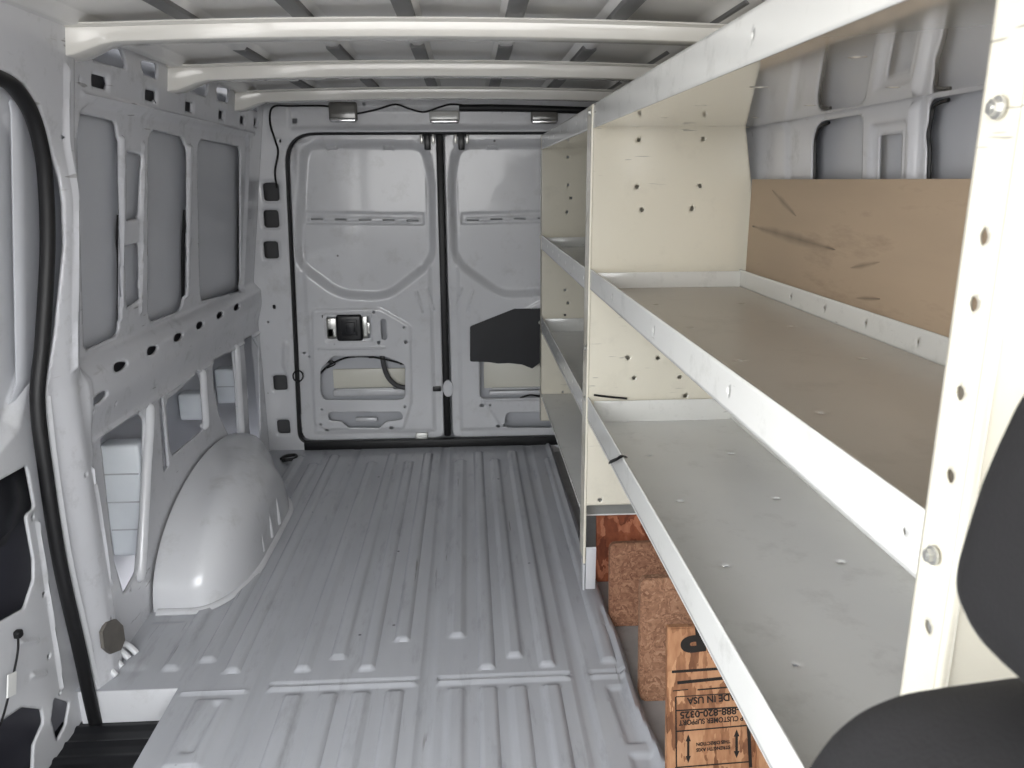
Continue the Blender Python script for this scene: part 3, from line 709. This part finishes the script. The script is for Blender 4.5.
# ------------------------------------------------------------------ wheel arch at the left
def wheel_arch():
    bm = bmesh.new(); rows = []
    prof = []                       # (x, y_front, y_rear, height)
    for k in range(15):
        t = k / 14
        if t < .35:
            x = -.886 + .106 * (t / .35); f, h = 0.0, 0.0
        else:
            a = (t - .35) / .65 * math.pi / 2; x = -.78 + .123 * math.sin(a); f = 1 - math.cos(a); h = f
        prof.append((x, 1.975 + .28 * f, 3.10 - .30 * sst(-.86, -.70, np.array(x)) - .22 * f, .280 - .14 * h - .02 * t))
    for x, yf, yr, h in prof:
        row = []; n = 36
        for j in range(n + 1):
            a = math.pi * j / n; c = math.cos(a); s_ = math.sin(a)
            e = 1.0
            yc, ry = (yf + yr) / 2, (yr - yf) / 2
            row.append(bm.verts.new((x, yc - ry * math.copysign(abs(c) ** e, c), -.004 + h * abs(s_) ** .92)))
        rows.append(row)
    for A, B in zip(rows, rows[1:]):
        for j in range(len(A) - 1): bm.faces.new((A[j], A[j + 1], B[j + 1], B[j]))
    last = rows[-1]; bm.faces.new(last)
    bmesh.ops.recalc_face_normals(bm, faces=bm.faces)
    o = bm_obj('wheel_arch', bm, M['white'], None, 55)
    tag(o, 'rounded white wheel arch bulging from the left wall onto the floor', 'wheel arch', 'wheel arches')
    # pressed ribs on its inner side and the flange round its foot
    q = o.copy(); COL.objects.link(q); q.scale = (-1, .85, .78); q.location = (-.135, .52, -.03)
    q['label'] = 'white wheel arch under the shelves behind the reddish board'
    for y in (2.27, 2.37, 2.47):
        tube('pressed_rib', [(-.657 - .10 * (2.47 - y) ** 2, y, .03), (-.660 - .14 * (2.47 - y) ** 2, y, .085), (-.668 - .20 * (2.47 - y) ** 2, y, .135), (-.680 - .20 * (2.47 - y) ** 2, y,   .18)], .0085, M['white'], o, 8)
    fl = [(-.872, 1.965, .005)] + [(x, yf - .008, .004) for x, yf, yr, h in prof[3:]] + [(x, yr + .008, .004) for x, yf, yr, h in prof[::-1][:10]]
    tube('foot_flange', fl, .006, M['white'], o, 6, 3, prof=circle_prof(.014, 8, .009))
wheel_arch()
# pale foam blocks behind the lower openings
def foam(px0, py0, px1, py1, y, label):
    a, b = at(px0, py1, 1, y), at(px1, py0, 1, y)
    x0, x1 = a[0], min(b[0], -.908)
    bm = bmesh.new(); add_box(bm, (x0, y, a[2]), (x1, y + .07, b[2]), .010, 3)
    o = bm_obj('foam_block', bm, M['foam'], None); tag(o, label, 'foam block', 'pale foam blocks inside the left wall')
    n = max(1, int(round((b[2] - a[2]) / .085)))
    for k in range(1, n):
        z = a[2] + (b[2] - a[2]) * k / n; box('score_line', (x0 + .008, y - .0012, z - .002), (x1 - .006, y + .002, z + .002), M['skin'], o, 0)
foam(113, 445, 150, 557, 2.06, 'tall pale foam block nearest the sliding door, low in the left wall')
foam(180, 394, 210, 421, 2.69, 'small pale foam block above the front of the wheel arch')
foam(217, 369, 248, 404, 3.06, 'pale foam block nearest the rear doors, above the wheel arch')

# ------------------------------------------------------------------ rear header fittings
def dome(px, py, w, h, lens, label):
    c = at(px, py, 1, FY)
    r = empty('dome_light', (c[0], FY, c[2])); tag(r, label, 'light', 'interior lamps on the rear header')
    bm = bmesh.new(); add_box(bm, (c[0] - w / 2, FY - .022, c[2] - h / 2), (c[0] + w / 2, FY + .002, c[2] + h / 2), .010, 4); bm_obj('lens', bm, lens, r)
    bm = bmesh.new(); add_box(bm, (c[0] - w / 2 + .004, FY - .027, c[2] - h / 2 - .004), (c[0] + w / 2 - .004, FY - .004, c[2] - h / 2 + .014), .006, 3); bm_obj('lower_trim', bm, M['chrome'], r)
dome(343.5, 112, .112, .074, M['lens'], 'grey dome lamp at the left end of the rear header')
dome(444.5, 117, .120, .046, M['pale_lens'], 'pale chrome dome lamp above the gap between the rear doors')
dome(544, 117, .110, .048, M['lens'], 'dark dome lamp under the black conduit beside the shelves')
tube('wiring_cable', [Vector(at(px, py, 1, FY - .008)) for px, py in ((277, 188), (275, 172), (278, 152), (275, 140), (270, 122), (273, 107), (292, 106), (325, 106), (340, 110), (352, 114), (375, 110), (395, 104.5), (410, 109), (424, 112), (440, 107), (450, 104.5), (462, 105))], .0042, M['rubber'], None, 6)
tag(bpy.data.objects['wiring_cable'], 'thin black wavy wire taped along the rear header and pillar', 'cable')
t = tube('cable_conduit', [Vector(at(px, py, 1, FY - .014)) for px, py in ((459, 108), (500, 108), (540, 109), (600, 111), (640, 112))], .014, M['rubber'], None, 10)
tag(t, 'thick black conduit along the right half of the rear header', 'conduit')
# black wire bits on the floor corner
t = tube('wire_clip', [Vector(at(px, py, 2, .008)) for px, py in ((281, 459), (286, 456), (295, 455), (296, 458), (288, 460), (282, 460))], .007, M['rubber'], None, 6); tag(t, 'black looped wire clip on the floor in the rear left corner', 'clip')
t = tube('wire_clip', [Vector(at(px, py, 2, .008)) for px, py in ((272, 478), (276, 480), (279, 484))], .010, M['rubber'], None, 6); tag(t, 'small black clip on the floor beside the rear end of the wheel arch', 'clip')

# ================================================================== SHELVES
XF, XB = .302, .69
def lip(name, y0, y1, z0, z1, parent, pitch=.19, x=XF, n=(-1, 0, 0), holes=True, m=None, slope=0):
    p = Panel(y0, y1, z0, z1, .005); k = y0 + .06
    while holes and k < y1 - .03:
        p.hole(circ(k, z0 + (z1 - z0) * (.62 if int(k * 100) % 2 else .5), .0032, 8, .005)); k += pitch
    return p.build(name, lambda U, V, H: (x + 0 * U, U, V + slope * (y1 - U)), m or M['lip'], parent, n, thick=.003)
def tray(unit, name, y0, y1, zd, zt, zb, lab=None, back=True, holes=True, deckm=None, endlips=True, slope=0, dslope=0):
    p = Panel(XF + .002, XB + .008, y0, y1, .006)
    if holes:
        k = y0 + .10
        while k < y1 - .05:
            for x in (XF + .10, XB - .10):
                p.hole(rrect(x, k, .014, .008, .003, 3)); p.hole(rrect(x, k + .045, .014, .008, .003, 3))
            k += .27
    d = p.build(name, lambda U, V, H: (U, V, zd + dslope * (y1 - V)), deckm or M['deck'], unit, (0, 0, 1), thick=.003)
    if lab: d['label'] = lab
    lip('front_lip', y0, y1, zb, zt, d, slope=slope)
    if back: lip('back_lip', y0, y1, zd, zt - .005, d, slope=slope, x=XB - .010, n=(-1, 0, 0), holes=True, pitch=.16)
    if endlips:
        for yy, nn in ((y1 - .012, -1), (y0 + .01, 1)):
            bm = bmesh.new(); add_box(bm, (XF + .014, yy, zd), (XB - .01, yy + .003, zt - .008), .001); bm_obj('end_lip', bm, M['lip'], d)
    return d
def end_panel(unit, y, sgn, z0, z1, holes, lab=None, flange=.042, zs=None):
    """sheet at y with a flange along the aisle running in direction sgn"""
    p = Panel(XF, XB + .012, zs or z0, z1, .005)
    cut = [(XB + .013, 1.10), (XB + .03, 1.10), (XB + .03, z1 + .1), (XB - .03, z1 + .1), (XB - .022, 1.30)]
    p.hole(cut)
    for x, z, r in holes: p.hole(circ(x, z, r, 8))
    o = p.build('end_panel', lambda U, V, H: (U, y + 0 * U, V), M['cream'], unit, (0, -1, 0), thick=.002)
    q = Panel(min(y, y + sgn * flange), max(y, y + sgn * flange), z0, z1, .003)
    return o, q
# --- unit nearest the camera
C1Y, N1Y, R1Y = 1.94, .425, 3.255
ZB, ZT = .127, 1.322
u1 = empty('shelf_unit', (.496, 1.18, ZB)); tag(u1, 'white steel shelf unit nearest the camera, holding the brown hardboard', 'shelf unit', 'white van shelf units')
hl = [(at(px, py, 1, C1Y)[0], at(px, py, 1, C1Y)[2], .0058) for px, py in ((639, 140), (703, 139), (637, 187), (700, 186), (642, 210), (692, 209), (634, 232), (696, 231), (632, 275), (693, 274), (628, 358), (658, 358), (634, 378), (680, 377), (627, 397), (685, 396), (600, 500), (640, 498))]
o, q = end_panel(u1, C1Y, 1, ZB, ZT, hl, zs=.298); o['label'] = 'cream end panel in the middle of the shelving'
for k in range(12): q.hole(circ(C1Y + .02, .2 + .095 * k, .005, 8))
f = q.build('upright_flange', lambda U, V, H: (XF - .0005 + 0 * U, U, V), M['cream'], o, (-1, 0, 0), thick=.003)
tube('flange_edge', [(XF - .0, C1Y + .001, ZB), (XF - .0, C1Y + .001, .7), (XF - .0, C1Y + .001, ZT)], .004, M['cream'], o, 8)
nh = [(at(px, py, 0, XF)[1], at(px, py, 0, XF)[2]) for px, py in ((983, 237), (973, 304), (960, 393), (950, 476), (928, 627))]
o2, q = end_panel(u1, N1Y, 1, ZB, ZT + .02, [(.345, .9, .004), (.345, 1.1, .004)]); o2['label'] = 'cream end panel nearest the camera'
for y, z in nh: q.hole(circ(y, z, .0050, 12))
q.add(rrect(*at(1000, 100, 0, XF)[1:], .014, .034, .004), .001, .002)
q.build('upright_flange', lambda U, V, H: (XF - .0005 + 0 * U, U, V), M['cream'], o2, (-1, 0, 0), thick=.003)
tube('flange_edge', [(XF - .0, N1Y + .001, ZB), (XF - .0, N1Y + .001, .7), (XF - .0, N1Y + .001, ZT + .02)], .004, M['cream'], o2, 8)
def bolt(parent, y, z, r=.0075, x=XF - .003):
    bm = bmesh.new(); add_cyl(bm, (x, y, z), (x - .0015, y, z), r * 1.4, 18); add_cyl(bm, (x - .0015, y, z), (x - .005, y, z), r, 6); add_cyl(bm, (x - .005, y, z), (x - .006, y, z), r * .5, 10)
    return bm_obj('bolt', bm, M['metal'], parent)
for px, py in ((935, 553), (1000, 108)):
    p = at(px, py, 0, XF); bolt(o2, p[1] - .003, p[2], .0046)
for px, py in ((591, 353), (591, 113), (590, 405)):
    p = at(px, py, 0, XF); bolt(o, C1Y + .02, p[2], .006)
Y0, Y1 = N1Y + .004, C1Y - .004
tray(u1, 'top_shelf', Y0, Y1, 1.274, 1.322, 1.268, 'glossy white top shelf', deckm=M['gloss'], endlips=False)
tray(u1, 'shelf', Y0, Y1, .887, .934, .884, 'brownish grey upper shelf', deckm=M['deck_up'])
tray(u1, 'shelf', Y0, Y1, .538, .603, .5455, 'grey worn lower shelf', slope=.0115, dslope=.015)
# --- rear unit
u2 = empty('shelf_unit', (.496, 2.6, ZB)); tag(u2, 'white steel shelf unit behind the first one, next to the rear doors', 'shelf unit', 'white van shelf units')
hl = [(at(px, py, 1, R1Y)[0], at(px, py, 1, R1Y)[2], .006) for px, py in ((568, 157), (568, 185), (571, 198), (567, 212), (565, 290), (568, 303), (565, 315), (563, 392), (576, 270))] + [(.6, 1.2, .006), (.6, 1.0, .006), (.6, .75, .006)]
o3, q = end_panel(u2, R1Y, 1, ZB, ZT, hl); o3['label'] = 'cream end panel beside the rear doors'
q.build('upright_flange', lambda U, V, H: (XF - .0005 + 0 * U, U, V), M['cream'], o3, (-1, 0, 0), thick=.003)
for z in (.56, .26, .92): bolt(o3, R1Y + .02, z, .006)
Y0, Y1 = C1Y + .046, R1Y - .004
o4, q = end_panel(u2, C1Y + .0435, 1, ZB, ZT, zs=.298, holes= [(.4, .8, .006), (.55, .8, .006)])
q.build('upright_flange', lambda U, V, H: (XF - .0005 + 0 * U, U, V), M['cream'], o4, (-1, 0, 0), thick=.003)
tray(u2, 'top_shelf', Y0, Y1, 1.274, 1.322, 1.268, 'glossy white top shelf', deckm=M['gloss'], endlips=False)
tray(u2, 'shelf', Y0, Y1, .880, .928, .872, 'grey upper shelf')
tray(u2, 'shelf', Y0, Y1, .526, .59, .536, 'grey middle shelf')
tray(u2, 'shelf', Y0, Y1, .250, .253, .245, 'grey lowest shelf without a lip', back=False)
# foot bracket of the middle upright
fb = empty('foot_bracket', (XF + .02, 2.0, 0)); tag(fb, 'white bent foot bracket under the middle shelf upright', 'bracket')
bm = bmesh.new(); add_box(bm, (XF - .003, 1.938, .045), (XF + .002, 1.980, ZB - .004), .001)
bm_obj('leg_plate', bm, M['white'], fb)
bm = bmesh.new(); add_box(bm, (XF + .004, 1.934, .05), (XF + .032, 1.939, ZB + .05), .002); bm_obj('foot_plate', bm, M['white'], fb)
# cable tie through the lower lip, thin black rod on the end panel
p = [Vector(at(*a, 0, XF + dx)) for a, dx in (((625, 457), .012), ((622, 456), .000), ((617, 459), -.010), ((610, 462), -.012))]
t = tube('cable_tie', p, .004, M['rubber'], None, 6, prof=circle_prof(.006, 6, .002)); tag(t, 'short black strap looped over the lip of the lower shelf', 'strap')
t = tube('thin_rod', [Vector(at(px, py, 1, C1Y - .010)) for px, py in ((594, 395), (610, 397), (627, 398.5))], .0028, M['rubber'], None, 6); tag(t, 'thin black rod lying against the middle end panel above the lower shelf', 'rod')

# hardboard strip standing behind the upper shelf
bm = bmesh.new(); add_box(bm, (.6845, .50, .8885), (.6905, 1.905, 1.148), .001); o = bm_obj('hardboard_sheet', bm, M['hardboard'])
tag(o, 'long brown stained hardboard strip standing at the back of the upper shelf', 'board')

# ------------------------------------------------------------------ boards standing between floor edge and shelf
ZF = -.0345
def board(px_bot, px_top, width, thick, m, label, tilt=7.0, r=.004, yaw=0.0, dx=0.0):
    b = at(*px_bot, 2, ZF); ang = math.radians(tilt)
    # top height where the pixel ray meets the leaning face
    d = ray(*px_top); n = np.array([0, -math.cos(ang), math.sin(ang)]); t = ((b - CAM) @ n) / (d @ n); top = CAM + t * d
    h = np.linalg.norm((top - b)[1:]); b = np.array([top[0], b[1], b[2]])
    o = empty('wood_board', (b[0] + dx, b[1], ZF)); o.rotation_euler = (-ang, 0, math.radians(yaw))
    bm = bmesh.new()
    q = fil([(0, 0), (width, 0), (width, h), (0, h)], r, 4)
    A = [bm.verts.new((x, 0, z)) for x, z in q]; B = [bm.verts.new((x, thick, z)) for x, z in q]
    bm.faces.new(A); bm.faces.new(B[::-1])
    for i in range(len(A)): bm.faces.new((A[i], A[(i + 1) % len(A)], B[(i + 1) % len(A)], B[i]))
    bmesh.ops.recalc_face_normals(bm, faces=bm.faces)
    es = [e for e in bm.edges if e.calc_face_angle(0) > 1.0]
    bmesh.ops.bevel(bm, geom=es, offset=.0025, segments=2, affect='EDGES')
    bpy.data.objects.remove(o)
    me = bpy.data.meshes.new('wood_board'); bm.to_mesh(me); bm.free(); me.materials.append(m)
    o = bpy.data.objects.new('wood_board', me); COL.objects.link(o); o.location = (b[0] + dx, b[1], ZF); o.rotation_euler = (-ang, 0, math.radians(yaw))
    tag(o, label, 'board', 'offcut boards standing beside the floor edge')
    return o, h
board((604, 582), (597, 513), .27, .022, M['osb_red'], 'reddish strand board offcut, farthest back against the middle upright')
board((612, 627), (610, 544), .27, .024, M['osb_brown'], 'brown chipboard offcut standing second from the rear', r=.02)
board((643, 702), (641, 579), .27, .028, M['osb_tan'], 'tan chipboard offcut just behind the stamped board', r=.02)
b4, h4 = board((673, 800), (668, 628), .20, .020, M['osb_gold'], 'golden strand board covered in black stamped writing and arrows', tilt=9)
b5, h5 = board((772, 800), (758, 738), .14, .02, M['osb_gold'], 'plain strand board corner nearest the camera beside the stamped board', tilt=9)
# stamp on the fourth board: written upside down, as it stands
def to_b4(px, py):
    ang = -b4.rotation_euler.x; n = np.array([0, -math.cos(ang), math.sin(ang)]); b = np.array(b4.location); d = ray(px, py)
    p = CAM + ((b - CAM) @ n) / (d @ n) * d
    v = p - b; return (v[0], v[1] * math.sin(ang) + v[2] * math.cos(ang))
ink = bmesh.new()
def ink_poly(px, w=.0006):
    vs = [ink.verts.new((*[u][0:1], -.0007, v)) for u, v in px]
    ink.faces.new(vs)
def ink_line(a, b, w):
    A, B = np.array(to_b4(*a)), np.array(to_b4(*b)); d = (B - A) / np.linalg.norm(B - A); n = np.array([-d[1], d[0]]) * w / 2
    ink_poly([A - n, B - n, B + n, A + n])
z1_ = lambda x, y: (640 + x / 4.57, 600 + y / 4.57)
for a, b, w in (((145, 328), (375, 312), .0055), ((170, 378), (395, 355), .0065), ((150, 415), (220, 408), .002), ((262, 410), (425, 396), .003),
                ((163, 442), (435, 425), .002), ((163, 505), (465, 488), .0028), ((163, 600), (495, 572), .0028), ((160, 765), (500, 738), .0028),
                ((163, 442), (166, 765), .0028), ((495, 572), (505, 765), .007)):
    ink_line(z1_(*a), z1_(*b), w)
def arrow(cx, y0, y1, w):
    A, B = np.array(to_b4(*z1_(cx, y0))), np.array(to_b4(*z1_(cx, y1))); d = (B - A); L = np.linalg.norm(d); d /= L; n = np.array([-d[1], d[0]])
    h = L * .25
    ink_poly([A, A + d * h + n * w, A + d * h - n * w]); ink_poly([B, B - d * h + n * w, B - d * h - n * w])
    ink_poly([A + d * h + n * w * .45, B - d * h + n * w * .45, B - d * h - n * w * .45, A + d * h - n * w * .45])
arrow(220, 612, 745, .0052); arrow(441, 590, 722, .0058)
me = bpy.data.meshes.new('stamp_frame'); ink.to_mesh(me); ink.free(); me.materials.append(M['ink'])
so = bpy.data.objects.new('stamp_frame', me); COL.objects.link(so); so.parent = b4
def stamp(txt, right_px, left_px, size_y, bold=.0):
    """upside-down line: starts at right_px and runs to left_px (both on its baseline, which lies on top)"""
    A, B = np.array(to_b4(*right_px)), np.array(to_b4(*left_px)); L = np.linalg.norm(B - A)
    cu = bpy.data.curves.new('stamp_lettering', 'FONT'); cu.body = txt; cu.size = 1; cu.offset = bold
    o = bpy.data.objects.new('stamp_lettering', cu); COL.objects.link(o)
    bpy.context.view_layer.update(); w = o.dimensions.x; h = .7
    o.parent = b4; d = (B - A) / L; ang = math.atan2(d[1], d[0])
    # text x axis -> d, text y axis -> d rotated by +90, normal towards the viewer (-y)
    ex = Vector((d[0], 0, d[1])); ey = Vector((-d[1], 0, d[0])); ez = ex.cross(ey)
    mt = Matrix((ex * (L / w), ey * (size_y / h), ez)).transposed().to_4x4(); mt.translation = Vector((A[0], -.0009, A[1]))
    o.matrix_local = mt
    cu.materials.append(M['ink'])
    bpy.context.view_layer.update()
    me = bpy.data.meshes.new_from_object(o.evaluated_get(bpy.context.evaluated_depsgraph_get())); me.name = 'stamp_lettering'
    k = bpy.data.objects.new('stamp_lettering', me); COL.objects.link(k); k.parent = b4; k.matrix_local = mt
    bpy.data.objects.remove(o)
stamp('LP', z1_(402, 100), z1_(183, 128), .050, .05)
stamp('MADE IN USA', z1_(470, 424), z1_(215, 447), .0135, .03)
stamp('1-888-820-0325', z1_(478, 487), z1_(190, 511), .0135, .03)
stamp('LP CUSTOMER SUPPORT', z1_(485, 526), z1_(178, 550), .0105, .03)
stamp('THIS DIRECTION', z1_(412, 638), z1_(256, 652), .0068, .04)
stamp('STRENGTH AXIS', z1_(412, 664), z1_(256, 678), .0068, .04)

# ------------------------------------------------------------------ driver's seat back at the lower right
seat = empty('driver_seat', (.40, .16, -.09)); tag(seat, 'black cloth seat back and headrest at the lower right corner', 'seat')
def cushion(name, outline, y0, y1, r, seg=5):
    outline = fil(outline, .05, 4)
    bm = bmesh.new(); A = [bm.verts.new((x, y0, z)) for x, z in outline]; B = [bm.verts.new((x, y1, z)) for x, z in outline]
    bm.faces.new(A); bm.faces.new(B[::-1])
    for i in range(len(A)): bm.faces.new((A[i], A[(i + 1) % len(A)], B[(i + 1) % len(A)], B[i]))
    bmesh.ops.recalc_face_normals(bm, faces=bm.faces)
    rim = [e for e in bm.edges if e.calc_face_angle(0) > 1.2]
    bmesh.ops.bevel(bm, geom=rim, offset=r, segments=seg, affect='EDGES', profile=.6)
    return bm_obj(name, bm, M['seat'], seat, 60)
SY = .287
bk = [tuple(at(px, py, 1, SY)[[0, 2]]) for px, py in ((790, 800), (805, 768), (828, 735), (860, 708), (905, 690), (950, 683), (1015, 674), (1080, 668))]
cushion('backrest', bk + [(.36, .962), (.50, .955), (.56, .93), (.60, .87), (.62, .40), (.13, .40), (.125, .80)], .17, .30, .03)
hd = [tuple(at(px, py, 1, .273)[[0, 2]]) for px, py in ((1016, 672), (985, 648), (967, 622), (960, 600), (962, 575), (972, 540), (988, 490), (1005, 450), (1024, 410), (1046, 375))]
cushion('headrest', hd[::-1] + [(.235, .951), (.47, .951), (.50, .97), (.505, 1.0), (.49, 1.06), (.46, 1.11), (.42, 1.135), (.36, 1.142), (.29, 1.138), (.245, 1.12)], .19, .29, .025)
bm = bmesh.new(); add_box(bm, (.12, -.36, .28), (.62, .22, .42), .05, 4); bm_obj('seat_cushion', bm, M['seat'], seat)
bm = bmesh.new(); add_box(bm, (.17, -.30, -.088), (.57, .20, .30), .02, 2); bm_obj('seat_base', bm, M['black'], seat)
cabf = box('floor_front', (-.95, -1.1, -.13), (.8, .305, -.09), M['tread'], None, .004); tag(cabf, 'dark cab floor in front of the cargo floor', 'floor', kind='structure')

# ------------------------------------------------------------------ unseen cab shell added to shape the light (passenger door, dashboard; driver side open)
wf = box('wall_front', (-.98, -1.12, -.13), (.84, -1.06, .82), M['tread'], None, .01); tag(wf, 'unseen dark firewall and dashboard added at the front of the cab', 'wall', kind='structure')
bm = bmesh.new(); add_box(bm, (-.94, -1.06, .55), (.80, -.72, .84), .06, 4); bm_obj('dashboard', bm, M['black'], wf)
for k, (x, y1, lab) in enumerate(((-.985, .42, 'unseen white passenger door added below its open window'),)):
    d = empty('door_%d' % (4 + k), (x, -.3, -.13)); tag(d, lab, 'door', kind='structure')
    box('door_panel', (x - .02, -1.06, -.13), (x + .02, y1, .72), M['white'], d, .01)
    bm = bmesh.new(); add_box(bm, (x - .02, y1 - .09, .72), (x + .02, y1, 1.50), .01); bm_obj('window_post', bm, M['white'], d)
    bm = bmesh.new(); add_sweep(bm, [(x, -1.04, .74), (x * .97, -.80, 1.05), (x * .9, -.45, 1.49)], circle_prof(.035, 8), False); bmesh.ops.recalc_face_normals(bm, faces=bm.faces); bm_obj('windscreen_post', bm, M['black'], d)
# ================================================================== LIGHT
w = bpy.data.worlds.new('sky'); bpy.context.scene.world = w; w.use_nodes = True
nt = w.node_tree; bg = nt.nodes['Background']; bg.inputs['Strength'].default_value = 5.0
tc = nt.nodes.new('ShaderNodeTexCoord'); sp = nt.nodes.new('ShaderNodeSeparateXYZ'); nt.links.new(tc.outputs['Generated'], sp.inputs[0])
mr = nt.nodes.new('ShaderNodeMapRange'); mr.inputs[1].default_value = -.12; mr.inputs[2].default_value = .35; nt.links.new(sp.outputs[2], mr.inputs[0])
cr = nt.nodes.new('ShaderNodeValToRGB'); cr.color_ramp.elements[0].color = (.42, .41, .40, 1); cr.color_ramp.elements[1].color = (.96, .98, 1.0, 1)
nt.links.new(mr.outputs[0], cr.inputs[0]); nt.links.new(cr.outputs[0], bg.inputs['Color'])
def portal(loc, rot, sx, sy):
    l = bpy.data.lights.new('window_portal', 'AREA'); l.shape = 'RECTANGLE'; l.size = sx; l.size_y = sy; l.cycles.is_portal = True
    o = bpy.data.objects.new('window_portal', l); COL.objects.link(o); o.location = loc; o.rotation_euler = rot
portal((-.08, -.76, 1.16), (math.radians(90 - 25), 0, 0), 1.75, .85)
portal((-.985, -.33, 1.12), (math.radians(90), 0, math.radians(-90)), 1.4, .8)
portal((.835, -.37, .70), (math.radians(90), 0, math.radians(90)), 1.4, 1.66)

cam = bpy.data.cameras.new('camera'); co = bpy.data.objects.new('camera', cam); COL.objects.link(co)
cam.sensor_width = 36; cam.lens = 36 * FPX / 1024; cam.clip_start = .02
R = Matrix((Vector(MW[:, 0]), Vector(MW[:, 1]), Vector(-MW[:, 2]))).transposed()
co.matrix_world = Matrix.Translation(Vector(CAM)) @ R.to_4x4()
cam.dof.use_dof = True; cam.dof.focus_distance = 1.9; cam.dof.aperture_fstop = cam.lens / 1.8
sc = bpy.context.scene; sc.camera = co
sc.view_settings.view_transform = 'Standard'; sc.view_settings.look = 'None'; sc.view_settings.gamma = 1; sc.view_settings.use_curve_mapping = False
sc.view_settings.exposure = 1.58
sc.cycles.max_bounces = 16; sc.cycles.diffuse_bounces = 10; sc.cycles.glossy_bounces = 6
